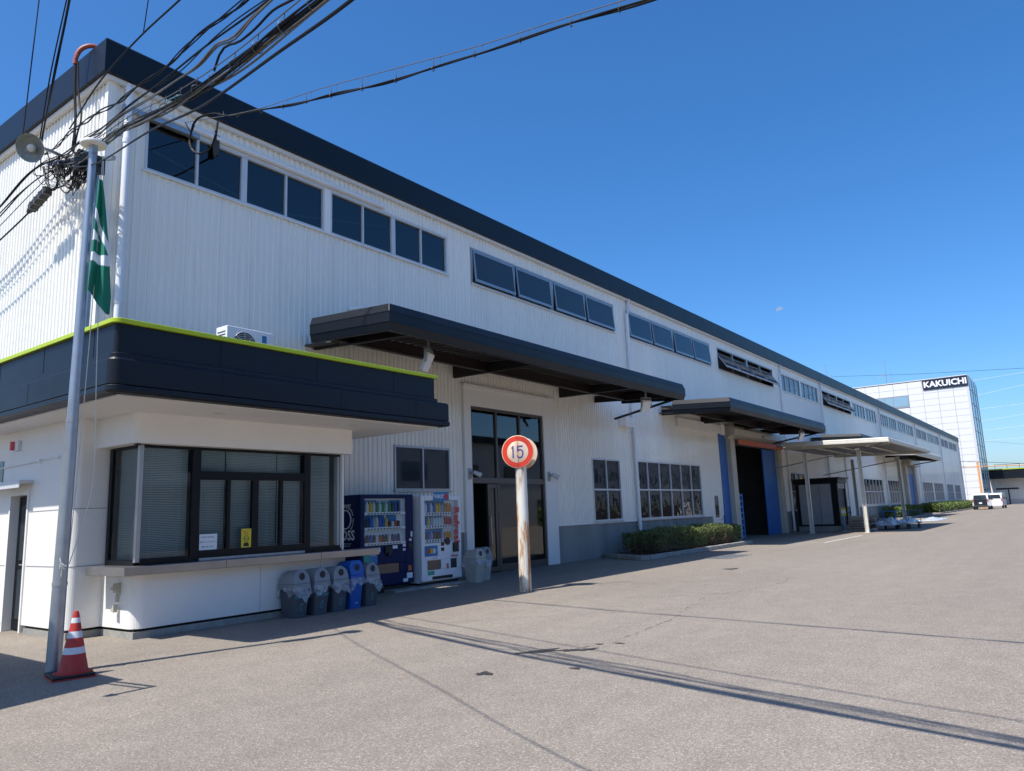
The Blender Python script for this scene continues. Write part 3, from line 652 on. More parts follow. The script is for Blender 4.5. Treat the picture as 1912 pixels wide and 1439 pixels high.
def flood(name_label, loc, rz=0, s=1.0):
    t = thing('floodlight', name_label, 'floodlight', loc, rz=rz, group='floodlights under the canopies')
    mb = MB(); mb.poly([(-.16,-.17,-.42),(-.10,-.17,-.45),(.08,-.17,-.08),(.02,-.17,-.04)], (0,.34,0)); b = mb.build('housing', 'alu_white', t, local=True, bev=.01)
    mb = MB(); mb.poly([(-.095,-.15,-.452),(-.088,-.15,-.458),(.078,-.15,-.115),(.072,-.15,-.105)], (0,.30,0)); mb.build('lens', 'print_white', t, local=True)
    mb = MB(); mb.box(-.03,.03,-.19,-.17,-.28,.03); mb.box(-.03,.03,.17,.19,-.28,.03); mb.box(-.03,.03,-.19,.19,.0,.03); mb.box(-.02,.02,-.03,.03,.03,.24); mb.build('bracket', 'alu', t, local=True)
    return t
flood('grey floodlight hanging at the left end of the big canopy', (-11.0, 11.9, 5.22), R(20))
flood('grey floodlight hanging at the right end of the big canopy', (-11.0, 22.4, 5.22), R(-30))
flood('grey floodlight at the right end of the canopy over the blue loading door', (-10.8, 39.4, 5.22), R(-20))

# ================================================================== RECEPTION BOOTH
bt = thing('reception_booth', 'white reception booth with black rounded fascia and lime green edge', 'building', (-12.3, 5.8, 0))
def arc(cx, cy, r, a0, a1, n=7): return [(cx+r*math.cos(R(a0+(a1-a0)*i/n)), cy+r*math.sin(R(a0+(a1-a0)*i/n))) for i in range(n+1)]
XB, YB, YL, XL = -11.3, 5.78, 5.28, -12.29
# left block: faces -Y at YL, rounded corner, receding face at XL, then booth pedestal
dx0, dx1 = -14.62, -13.86   # side door opening
def wallpoly(path, z0, z1, th=.12): return path, [(0,z0),(0,z1),(-th,z1),(-th,z0)]
low = arc(XB-.18, YB+.18, .18, -90, 0)
mb = MB()
mb.sweep([(dx1,YL)]+arc(XL-.12, YL+.12, .12, -90, 0)+[(XL,YB+.1)], [(0,.14),(0,3.34),(-.1,3.34),(-.1,.14)])
mb.sweep([(-30,YL),(dx0,YL)], [(0,.14),(0,3.34),(-.1,3.34),(-.1,.14)])
mb.sweep([(dx0-.01,YL),(dx1+.01,YL)], [(-.002,2.28),(-.002,3.34),(-.1,3.34),(-.1,2.28)])
mb.sweep([(XL-.05,YB)]+low+[(XB,9.8),(XW+.03,9.8)], [(0,.14),(0,.94),(-.1,.94),(-.1,.14)])
mb.sweep([(XB,9.62),(XB,9.8),(XW+.03,9.8)], [(-.02,.94),(-.02,3.34),(-.12,3.34),(-.12,.94)])
wl = mb.build('wall', 'white_panel', bt, bev=.004)
mb = MB()   # panel joints
for z in (1.06, 1.93): 
    mb.sweep([(dx1+.03,YL)]+arc(XL-.12, YL+.12, .12, -90, 0)+[(XL,YB)], [(.0,z),(.0,z+.012),(.004,z+.012),(.004,z)]); mb.sweep([(-30,YL),(dx0-.05,YL)], [(.0,z),(.0,z+.012),(.004,z+.012),(.004,z)])
mb.box(XB-.001, XB+.002, 7.93, 7.936, .14, .9); mb.box(XB-.001, XB+.002, 9.2, 9.206, .14, .9)
mb.build('panel_joint', 'tile_gap', wl)
mb = MB(); mb.sweep([(-30,YL+.02),(dx0-.05,YL+.02)], [(0,0),(0,.1),(-.1,.1),(-.1,0)]); mb.sweep([(dx1+.05,YL+.02),(XL-.03,YL+.02),(XL-.03,YB+.02),(XB-.02,YB+.02),(XB-.02,9.8),(XW,9.8)], [(0,0),(0,.1),(-.1,.1),(-.1,0)])
mb.build('foundation', 'kerb', bt)
mb = MB(); mb.sweep([(-30,YL+.05),(dx0-.05,YL+.05)], [(0,.1),(0,.15),(-.1,.15),(-.1,.1)]); mb.sweep([(dx1+.05,YL+.05),(XL-.06,YL+.05),(XL-.06,YB+.05),(XB-.05,YB+.05),(XB-.05,9.8)], [(0,.1),(0,.15),(-.1,.15),(-.1,.1)])
mb.build('base_gap', 'black_frame', bt)
# lintel above the windows
mb = MB(); mb.sweep([(XL-.02,YB-.2)]+arc(XB+.2-.12, YB-.2+.12, .12, -90, 0)+[(XB+.2,9.8),(XB-.3,9.8)], [(0,2.86),(0,3.34),(-.35,3.34),(-.35,2.86)]); mb.build('lintel', 'white_panel', bt, bev=.005)
# fascia ring: left end runs out of view, wraps the corner, ends past the booth
XF, YF = -9.7, 4.54
cor = arc(XF-.11, YF+.11, .11, -90, 0)
up = [(-30,YF)]+cor+[(XF,10.74),(XW+.05,10.74)]
dn = [(-30,YF)]+cor+[(XF,11.0),(XW+.05,11.0)]
mb = MB(); mb.sweep(up, [(-.05,3.80),(-.05,4.265),(-.2,4.265),(-.2,3.80)]); 
mb.sweep(dn, [(.02,3.45),(.02,3.77),(.0,3.80),(-.2,3.80),(-.2,3.45)])
mb.sweep(dn, [(.0,3.34),(.035,3.36),(.035,3.43),(.0,3.449),(-.2,3.449),(-.2,3.34)])
mb.sweep(up, [(-.05,3.80),(-.01,3.80),(-.01,3.86),(-.05,3.875)])
fa = mb.build('fascia', 'fascia', bt, bev=.004)
mb = MB()
for y in (6.1, 7.85, 9.6): mb.box(XF-.052, XF-.046, y, y+.008, 3.88, 4.262); 
for y in (6.1, 8.3, 10.1): mb.box(XF+.018, XF+.0225, y, y+.008, 3.455, 3.765)
for x in (-10.35,-11.9,-13.5,-15.1): mb.box(x, x+.008, YF+.046, YF+.0525, 3.88, 4.262); mb.box(x-.3, x-.292, YF-.0225, YF-.018, 3.455, 3.765)
mb.build('panel_joint', 'black_frame', fa)
MB().sweep(up, [(-.06,4.265),(.0,4.265),(.0,4.325),(-.08,4.345),(-.25,4.345),(-.25,4.265)]).build('lime_edge', 'lime', bt, bev=.006)
mb = MB(); mb.box(-30, XF-.16, YF+.16, 10.9, 3.32, 3.339); sf = mb.build('soffit', 'soffit', bt)
MB().box(-30, XF-.2, YF+.18, 10.75, 4.1, 4.16).build('roof', 'deck', bt)
mb = MB()
for y in (6.6, 9.3): mb.cyl((-10.5,y,3.312),(-10.5,y,3.325), .09, n=20)
mb.build('downlight', 'alu_white', bt)
# window bay, black frames
mb = MB(); zt, zb = 2.86, 1.10
def vbar(y, h, z0=zb, z1=zt, x=XB): mb.box(x-.06, x+.015, y-h, y+h, z0, z1)
xl = -12.22
mb.box(XB-.06, XB+.012, 5.83, 9.7, zt-.04, zt); mb.box(XB-.06, XB+.012, 5.83, 9.7, zb-.06, zb+.05)
vbar(6.70,.07); vbar(8.89,.07)
mb.box(XB-.06, XB+.012, 6.77, 8.82, 2.40, 2.48)
for y, h in ((7.29,.03),(7.80,.06),(8.33,.03)): mb.box(XB-.055, XB+.014, y-h, y+h, zb+.05, 2.40)
mb.box(XB-.05, XB+.02, 6.77, 7.80, zb+.04, zb+.12); mb.box(XB-.05, XB+.022, 7.80, 8.82, zb+.04, zb+.12)
mb.box(XB-.05, XB+.02, 6.77, 8.82, 2.34, 2.40)
mb.box(xl, xl+.09, YB-.012, YB+.06, zb-.06, zt); mb.box(xl+.09, XB-.05, YB-.01, YB+.05, zt-.04, zt); mb.box(xl+.09, XB-.05, YB-.01, YB+.05, zb-.06, zb+.04)
rf = mb.build('window_frame', 'black_frame', bt, bev=.003)
mb = MB(); mb.box(XB-.05, XB+.016, YB-.018, YB+.048, zb, zt); mb.build('corner_mullion', 'alu', rf, bev=.004); MB().box(XB-.04, XB+.014, 9.66, 9.71, zb, zt).build('end_mullion', 'alu', rf, bev=.004)
mb = MB(); mb.box(XB-.025, XB-.017, 5.83, 6.63, zb+.05, zt-.04); mb.box(XB-.025, XB-.017, 6.77, 8.82, 2.48, zt-.04); mb.box(XB-.025, XB-.017, 6.77, 7.8, zb+.1, 2.36); mb.box(XB-.012, XB-.005, 7.8, 8.82, zb+.1, 2.36); mb.box(XB-.025, XB-.017, 8.96, 9.66, zb+.05, zt-.04)
mb.box(xl+.09, XB-.05, YB+.012, YB+.02, zb+.04, zt-.04); mb.build('pane', 'glass_clear', rf)
def blind(a0, a1, z0, z1, axis, b):
    mb = MB(); z = z1
    while z > z0:
        if axis == 'y': mb.quad((b+.007,a0,z+.010),(b+.007,a1,z+.010),(b-.007,a1,z-.010),(b-.007,a0,z-.010))
        else: mb.quad((a0,b-.007,z+.010),(a1,b-.007,z+.010),(a1,b+.007,z-.010),(a0,b+.007,z-.010))
        z -= .0265
    for t in (.18, .82):
        c = a0+(a1-a0)*t
        if axis == 'y': mb.box(b-.003, b+.003, c-.002, c+.002, z0, z1)
        else: mb.box(c-.002, c+.002, b-.003, b+.003, z0, z1)
    return mb.build('blind', 'blind', bt, recalc=False)
blind(5.9, 6.62, zb+.02, zt-.02, 'y', XB-.12); blind(6.78, 7.28, zb+.1, zt-.02, 'y', XB-.12); blind(7.3, 8.3, zb+.1, zt-.02, 'y', XB-.12); blind(8.32, 8.82, zb+.1, zt-.02, 'y', XB-.12); blind(8.96, 9.5, zb+.02, zt-.02, 'y', XB-.12)
blind(xl+.1, XB-.14, zb+.02, zt-.02, 'x', YB+.12)
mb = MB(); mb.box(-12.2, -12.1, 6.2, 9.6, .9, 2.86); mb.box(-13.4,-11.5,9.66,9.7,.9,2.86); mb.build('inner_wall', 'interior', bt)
# counter shelf
cp = [(XL+.12,YB-.32)]+[(XB+.12-.05,YB-.32),(XB+.42,YB-.02)]+[(XB+.42,10.55)]
mb = MB(); mb.sweep([(XL+.1,YB-.3),(XB+.28,YB-.3),(XB+.28,10.42)], [(0,.93),(0,1.055),(-.42,1.055),(-.42,.93)]); mb.box(XB-.2, XB+.27, 9.8, 10.42, .95, 1.05)
ct = mb.build('counter', 'steel_counter', bt, bev=.006)
mb = MB(); 
for y in (7.1, 9.0): mb.box(XB+.279, XB+.2825, y, y+.006, .935, 1.05)
mb.build('joint', 'black_frame', ct)
mb = MB(); mb.box(XB-.06, XB+.05, 6.77, 8.82, 1.057, 1.10); mb.build('window_sill', 'alu', bt, bev=.004)
# side door with hood
mb = MB(); mb.box(dx0, dx0+.05, YL-.02, YL+.25, 0, 2.28); mb.box(dx1-.05, dx1, YL-.02, YL+.25, .02, 2.28); mb.box(dx0+.05, dx1-.05, YL-.018, YL+.25, 2.22, 2.28); mb.build('door_frame', 'white_panel', bt)
mb = MB(); mb.box(dx0+.05, dx1-.05, YL+.12, YL+.17, .02, 2.2); sd = mb.build('side_door', 'black_frame', bt, bev=.005)
mb = MB(); mb.box(dx0+.2, dx1-.2, YL+.108, YL+.118, 1.15, 2.05); mb.box(dx0+.2, dx1-.2, YL+.108, YL+.118, .2, 1.0); mb.build('pane', 'glass_dark', sd)
mb = MB(); mb.box(dx1-.22, dx1-.12, YL+.09, YL+.12, .98, 1.2); mb.tube([(dx1-.17,YL+.1,1.08),(dx1-.17,YL+.03,1.08),(dx1-.3,YL+.03,1.08)], .012, 8); mb.build('handle', 'alu', sd)
mb = MB(); mb.box(dx0-.75, dx1+.12, YL-.22, YL, 2.40, 2.45); mb.box(dx0-.75, dx1+.12, YL-.22, YL-.2, 2.33, 2.40); mb.build('door_hood', 'alu_white', bt)
mb = MB(); mb.box(-15.9, -15.2, YL-.012, YL+.02, 1.5, 2.2); mb.box(-16.0,-15.02,YL-.01,YL+.02,2.45,2.85); mb.build('side_window', 'glass_dark', bt)
mb = MB(); mb.tube([(-17,YL-.015,2.70),(-13.53,YL-.015,2.75)], .011, 8); mb.box(-13.55,-13.50,YL-.04,YL,2.72,2.78); mb.tube([(-13.48,YL-.012,2.75),(-12.85,YL-.012,2.77)], .006, 6); mb.box(-12.9,-12.83,YL-.04,YL,2.74,2.78); mb.build('conduit', 'pipe_white', bt)
mb = MB(); mb.box(-11.78, -11.70, YB-.03, YB, .62, .80); mb.poly([(-11.79,YB-.03,.80),(-11.69,YB-.03,.80),(-11.69,YB-.03,.66),(-11.79,YB-.03,.66)], (0,-.04,0)); mb.poly([(-11.8,YB-.03,.72),(-11.7,YB-.03,.78),(-11.7,YB-.03,.70)], (0,-.09,0)); mb.box(-11.76,-11.73,YB-.05,YB,.52,.63); mb.poly([(-11.79,YB-.03,.40),(-11.70,YB-.03,.50),(-11.69,YB-.03,.38)], (0,-.07,0)); mb.build('outlet_cover', 'beige', bt, bev=.005)
al = thing('alarm_lamp', 'small red and white alarm lamp on the wall above the side door', 'alarm lamp', (-14.5, YL, 3.08))
MB().box(-14.5, -14.36, YL-.05, YL, 2.98, 3.16).build('base', 'print_white', al, bev=.006)
mb = MB(); mb.cyl((-14.55,YL-.04,3.0),(-14.55,YL-.04,3.15), .06, n=14); mb.build('lens', 'lamp_red', al, smooth=True)

ac = thing('air_conditioner', 'white outdoor air conditioner unit on the reception booth roof', 'air conditioner', (-12.2, 8.1, 4.16))
mb = MB(); mb.box(-12.35, -12.0, 7.62, 8.62, 4.6, 5.2); bd = mb.build('casing', 'pipe_white', ac, bev=.012)
mb = MB()
for k in range(5): mb.cyl((-11.995,7.98,4.88),(-11.985,7.98,4.88), .06+.04*k+.006, n=24)
mb = MB()
for k in range(6):
    rr = .05+.038*k
    pts = [(-11.985, 7.98+rr*math.cos(t*math.pi/12), 4.88+rr*math.sin(t*math.pi/12)) for t in range(25)]; mb.tube(pts, .006, 5)
for k in range(4): a = k*math.pi/4; mb.bar((-11.985,7.98-.24*math.cos(a),4.88-.24*math.sin(a)),(-11.985,7.98+.24*math.cos(a),4.88+.24*math.sin(a)), .008, .008)
mb.build('fan_grille', 'alu_white', ac)
mb = MB(); mb.cyl((-12.001,7.98,4.88),(-11.992,7.98,4.88), .245, n=28); mb.build('fan_recess', 'grey_base', ac)
mb = MB(); mb.box(-12.0, -11.996, 8.36, 8.46, 4.98, 5.12); mb.build('blue_sticker', 'print_sky', ac); mb = MB(); mb.box(-12.3,-12.05,7.618,7.62,4.7,4.73)
for k in range(8): mb.box(-12.3,-12.05,7.615,7.62,4.7+.055*k,4.72+.055*k)
mb.build('vent_slots', 'grey_base', ac)
mb = MB(); 
for y in (7.7,8.5): mb.box(-12.35,-12.0,y,y+.05,4.16,4.6)
mb.build('stand', 'galv', ac)

# notices stuck on the window
nz = thing('paper_notice', 'white printed notice taped inside the reception window', 'notice', (XB, 6.95, 1.2))
MB().box(XB-.004, XB+.0, 6.79, 7.10, 1.21, 1.47).build('sheet', 'paper', nz)
for k, t_ in enumerate(('その他ご用の方は、','右側ドアよりベルにて','お願い致します。')): text(t_, .032, (XB+.001, 6.945, 1.42-.075*k), FX, 'print_black', parent=nz, depth=.0003, sx=.95)
yz = thing('yellow_poster', 'small yellow safety poster with a masked worker symbol in the reception window', 'poster', (XB, 7.7, 1.2))
MB().box(XB+.006, XB+.009, 7.54, 7.73, 1.21, 1.53).build('sheet', 'yellow_poster', yz)
text('ヘルメット', .034, (XB+.0105, 7.635, 1.49), FX, 'print_red', parent=yz, depth=.0003); text('着用', .04, (XB+.0105, 7.635, 1.45), FX, 'print_red', parent=yz, depth=.0003)
mb = MB(); pts = [(XB+.0105, 7.635+.045*math.cos(t*math.pi/10), 1.365+.05*math.sin(t*math.pi/10)) for t in range(21)]; mb.tube(pts, .004, 5); mb.box(XB+.0095,XB+.0115,7.585,7.685,1.37,1.377); mb.box(XB+.0095,XB+.0115,7.585,7.685,1.35,1.356); mb.poly([(XB+.0095,7.595,1.30),(XB+.0095,7.675,1.30),(XB+.0095,7.69,1.24),(XB+.0095,7.58,1.24)], (.002,0,0)); mb.build('symbol', 'print_black', yz)
# ================================================================== VENDING MACHINES
def drink(parent, x, y, z, h, r, m, capm='print_white'):
    mb = MB(); mb.lathe([(r,0),(r,h*.72),(r*.45,h*.9),(r*.45,h)] if h > .15 else [(r*.92,0),(r,.01),(r,h-.01),(r*.85,h)], (x,y,z), 10)
    return mb.build('drink_sample', m, parent, smooth=True)
def ring_pts(x, cy, cz, r, n=32): return [(x, cy+r*math.cos(2*math.pi*i/n), cz+r*math.sin(2*math.pi*i/n)) for i in range(n+1)]
rnd = random.Random(11)
vb = thing('vending_machine', 'dark blue drinks vending machine with white coffee lettering on its side', 'vending machine', (-12.9, 12.0, 0), group='drinks vending machines')
xf = -12.45; y0, y1 = 11.22, 12.84; zt = 2.15
mb = MB(); mb.box(-13.35, xf-.12, y0, y1, .12, zt); mb.box(xf-.119, xf-.05, y0+.01, y1-.01, .16, .96); 
mb.box(xf-.12, xf, y0, y0+.12, .16, zt); mb.box(xf-.12, xf, y1-.24, y1, .16, zt); mb.box(xf-.12, xf, y0+.12, y1-.24, 2.06, zt); mb.box(xf-.12, xf-.001, y0+.12, y1-.24, .62, 1.03); mb.box(xf-.12, xf-.002, y0+.12, y1-.24, .16, .42)
mb.box(xf-.12, xf-.003, y0+.12, y0+.17, .42, .62); mb.box(xf-.12, xf-.003, y1-.45, y1-.24, .42, .62)
vbd = mb.build('cabinet', 'vend_blue', vb, bev=.012)
MB().box(-13.3, xf-.1, y0+.03, y1-.03, .0, .12).build('base', 'rubber', vb)
mb = MB(); mb.box(xf-.118, xf-.11, y0+.12, y1-.24, 1.03, 2.06)
for z in (1.07, 1.40, 1.73): mb.box(xf-.11, xf-.015, y0+.13, y1-.25, z, z+.015); mb.box(xf-.02, xf-.012, y0+.13, y1-.25, z-.03, z+.03)
mb.box(xf-.11, xf-.03, y0+.12, y0+.125, 1.03, 2.06); mb.box(xf-.11, xf-.03, y1-.25, y1-.245, 1.03, 2.06); mb.build('display_shelves', 'print_white', vb)
mb = MB(); mb.box(xf-.109, xf-.105, y0+.2, y1-.3, 1.78, 2.03); mb.box(xf-.109, xf-.105, y0+.2, y0+.8, 1.45, 1.70); mb.box(xf-.109, xf-.105, y0+.85, y1-.45, 1.45, 1.70); mb.build('display_print', 'print_sky', vb)
for r_, z in enumerate((1.085, 1.415, 1.745)):
    for k in range(11):
        hh = .255 if r_ else .19
        if r_ == 1 and k > 6: hh = .15
        drink(vb, xf-.06, y0+.24+.095*k+.003*(k%3), z, hh*rnd.uniform(.92, 1.0), .041, 'can%d' % ((3 if rnd.random() < .2 else rnd.randrange(10)) if r_ else rnd.choice([9,6,3,4,0,8,6,9])))
mb = MB()
for z in (1.07,1.40,1.73):
    for k in range(11): mb.box(xf-.012, xf-.006, y0+.215+.095*k, y0+.265+.095*k, z-.018, z+.006)
mb.build('buttons', 'print_black', vb)
mb = MB(); mb.box(xf-.006, xf-.002, y0+.12, y1-.24, 1.03, 2.06); mb.build('display_glass', 'glass_thin', vb)
mb = MB(); mb.box(xf-.1, xf-.02, y0+.17, y1-.45, .42, .62); mb.build('pickup_flap', 'glass_dark', vb)
mb = MB(); mb.box(xf, xf+.04, y0+.70, y0+.90, .86, 1.0); mb.box(xf, xf+.05, y0+.78, y0+.88, .80, .98); mb.cyl((xf,y1-.12,.98),(xf+.02,y1-.12,.98), .07, n=16); mb.build('coin_slot', 'print_black', vb, bev=.005)
mb = MB(); mb.box(xf, xf+.004, y0+.50, y0+.57, .89, .99); mb.box(xf, xf+.004, y0+.95, y0+1.1, .94, 1.01); mb.box(xf, xf+.004, y1-.35, y1-.26, .97, 1.03); mb.box(xf,xf+.004,y1-.09,y1-.04,1.18,1.3); mb.box(xf,xf+.004,y1-.14,y1-.07,1.09,1.14); mb.box(xf, xf+.004, y1-.23, y1-.05, .26, .38); mb.box(xf, xf+.004, y1-.35, y1-.2, .19, .26); mb.box(xf,xf+.004,y1-.35,y1-.27,.88,.93)
mb.build('stickers', 'print_white', vb)
mb = MB(); mb.box(xf, xf+.004, y1-.18, y1-.08, .42, .54); mb.build('orange_sticker', 'orange_sheet', vb)
mb = MB(); mb.box(xf+.0, xf+.006, y0+.08, y0+.48, .64, 1.0); pn = mb.build('service_panel', 'print_sky', vb)
mb = MB(); mb.box(xf+.006, xf+.008, y0+.1, y0+.25, .66, .9); mb.build('leaf_print', 'print_green', pn)
text('THANKS\nBOSS', .07, (xf+.009, y0+.34, .88), FX, 'print_white', parent=pn, depth=.001, bold=.002)
text('SUNTORY', .085, (xf-.104, y0+.75, 2.0), FX, 'print_white', parent=vb, depth=.001, bold=.002)
# lettering and ring emblem on the side that faces the camera
ys = y0-.002
text('SUNTORY', .075, (-12.93, ys, 1.92), FY, 'print_white', parent=vb, depth=.001, bold=.001)
text('BOSS', .30, (-12.93, ys, 1.27), FY, 'print_white', parent=vb, depth=.001, bold=.006, sx=.85)
text('BOSS COFFEE is the boss', .035, (-12.93, ys, 1.1), FY, 'print_white', parent=vb, depth=.001); text('of them all since 1992', .035, (-12.93, ys, 1.05), FY, 'print_white', parent=vb, depth=.001)
mb = MB(); mb.tube([(-12.93+.175*math.cos(t*math.pi/16), ys, 1.62+.2*math.sin(t*math.pi/16)) for t in range(33)], .014, 6); mb.build('ring_emblem', 'print_white', vb, smooth=True)
def arc_text(s, cx, cz, rx, rz, a0, a1, size, m):
    for i, ch in enumerate(s):
        a = R(a0+(a1-a0)*i/max(1, len(s)-1)); p = (cx+rx*math.cos(a), ys, cz+rz*math.sin(a)); text(ch, size, p, Matrix.Rotation(-(a-math.pi/2), 4, 'Y') @ FY, m, parent=vb, depth=.001, bold=.002)
arc_text('COFFEE', -12.93, 1.62, .24, .27, 150, 62, .085, 'print_white'); arc_text('BOSS COFFEE', -12.93, 1.62, .25, .28, 48, -45, .05, 'print_white')

vw = thing('vending_machine', 'white drinks vending machine with red Refresh lettering down its front', 'vending machine', (-12.7, 13.6, 0), group='drinks vending machines')
xf = -12.35; y0, y1 = 13.0, 14.42; zt = 2.12
mb = MB(); mb.box(-13.3, xf-.12, y0, y1, .1, zt); mb.box(xf-.12, xf, y0, y0+.13, .14, zt); mb.box(xf-.12, xf, y1-.09, y1, .14, zt); mb.box(xf-.12, xf, y0+.13, y1-.09, 2.0, zt)
mb.box(xf-.12, xf-.001, y0+.13, y1-.09, .60, 1.0); mb.box(xf-.12, xf-.002, y0+.13, y1-.09, .14, .38); mb.box(xf-.12, xf-.003, y0+.13, y0+.2, .38, .6); mb.box(xf-.12, xf-.003, y0+.68, y1-.4, .38, .6); mb.box(xf-.12, xf-.003, y1-.16, y1-.09, .38, .6)
mb.build('cabinet', 'vend_white', vw, bev=.012); MB().box(-13.25, xf-.1, y0+.03, y1-.03, 0, .1).build('base', 'rubber', vw)
MB().box(xf, xf+.003, y0+.35, y1-.35, .16, .23).build('kick_slot', 'print_black', vw)
mb = MB(); mb.box(xf-.118, xf-.11, y0+.13, y1-.09, 1.0, 2.0)
for z in (1.05, 1.38, 1.68): mb.box(xf-.11, xf-.02, y0+.14, y1-.3, z, z+.015); mb.box(xf-.02, xf-.012, y0+.14, y1-.3, z-.035, z+.035)
mb.build('display_shelves', 'print_white', vw)
mb = MB(); mb.box(xf-.109, xf-.105, y0+.14, y1-.5, 1.74, 1.99); mb.box(xf-.109, xf-.105, y0+.14, y0+.85, 1.44, 1.64); mb.box(xf-.109, xf-.105, y0+.14, y0+.85, 1.1, 1.33); mb.build('display_print', 'print_sky', vw)
for r_, z in enumerate((1.07, 1.40, 1.70)):
    for k in range(10):
        drink(vw, xf-.06, y0+.21+.097*k, z, (.20,.22,.25)[r_]*rnd.uniform(.92, 1.0), .042, 'can%d' % (rnd.choice([6,9,9,4,7]) if r_ == 0 and k < 7 else (0 if r_ == 1 and k > 6 else (5 if k > 6 else rnd.choice([1,3,7,3,4])))))
mb = MB()
for z in (1.05,1.38,1.68):
    for k in range(10): mb.cyl((xf-.012, y0+.21+.097*k, z+.002), (xf-.006, y0+.21+.097*k, z+.002), .024, n=12)
mb.build('buttons', 'print_black', vw)
mb = MB(); mb.box(xf-.006, xf-.002, y0+.13, y1-.09, 1.0, 2.0); mb.build('display_glass', 'glass_thin', vw)
mb = MB(); mb.box(xf-.1, xf-.03, y0+.2, y0+.68, .38, .6); mb.box(xf-.1, xf-.03, y1-.4, y1-.16, .38, .6); mb.build('pickup_flap', 'glass_dark', vw)
mb = MB(); mb.box(xf, xf+.05, y1-.33, y1-.15, .76, .98); mb.cyl((xf,y1-.52,1.02),(xf+.025,y1-.52,1.02), .09, n=18); mb.box(xf,xf+.01,y1-.75,y1-.64,.92,1.0); mb.box(xf,xf+.01,y1-.75,y1-.64,.8,.88); mb.build('coin_slot', 'print_black', vw, bev=.005)
MB().box(xf, xf+.004, y0+.1, y0+.55, .70, 1.0-.06).build('drinks_picture', 'print_sky', vw)
mb = MB(); 
for k, m_ in enumerate(('can0','can1','can3')): MB().cyl((xf+.004, y0+.24+.09*k, .82), (xf+.006, y0+.24+.09*k, .82), .06, n=12).build('glass_picture', m_, vw)
mb = MB(); mb.box(xf, xf+.004, y0+.2, y0+.42, .27, .36); mb.build('green_sticker', 'print_green', vw)
mb = MB(); mb.box(xf, xf+.004, y1-.56, y1-.49, .38, .5); mb.build('orange_sticker', 'orange_sheet', vw)
text('Refresh', .30, (xf+.002, y1-.17, 1.36), FX @ Matrix.Rotation(R(-90), 4, 'Z'), 'print_red', parent=vw, depth=.001, bold=.006, sx=1.05)
text('DRINK', .09, (xf+.002, y1-.27, .66), FX, 'print_red', parent=vw, depth=.001, bold=.002)
text('どうぞ', .06, (xf+.002, y0+.45, .65), FX, 'print_red', parent=vw, depth=.001)
pb = MB().box(xf+.005, xf+.012, y0+.42, y0+.98, 1.99, 2.2).build('promotion_board', 'print_sky', vw)
text('THIRST', .12, (xf+.014, y0+.6, 2.09), FX, 'print_white', parent=pb, depth=.001, bold=.003); MB().cyl((xf+.013,y0+.88,2.09),(xf+.016,y0+.88,2.09),.07,n=14).build('red_print','print_red',pb)
MB().box(-13.2, -12.2, 12.0, 14.6, .0, .05).build('machine_slab', 'kerb', label='low concrete slab under the two vending machines', cat='slab')

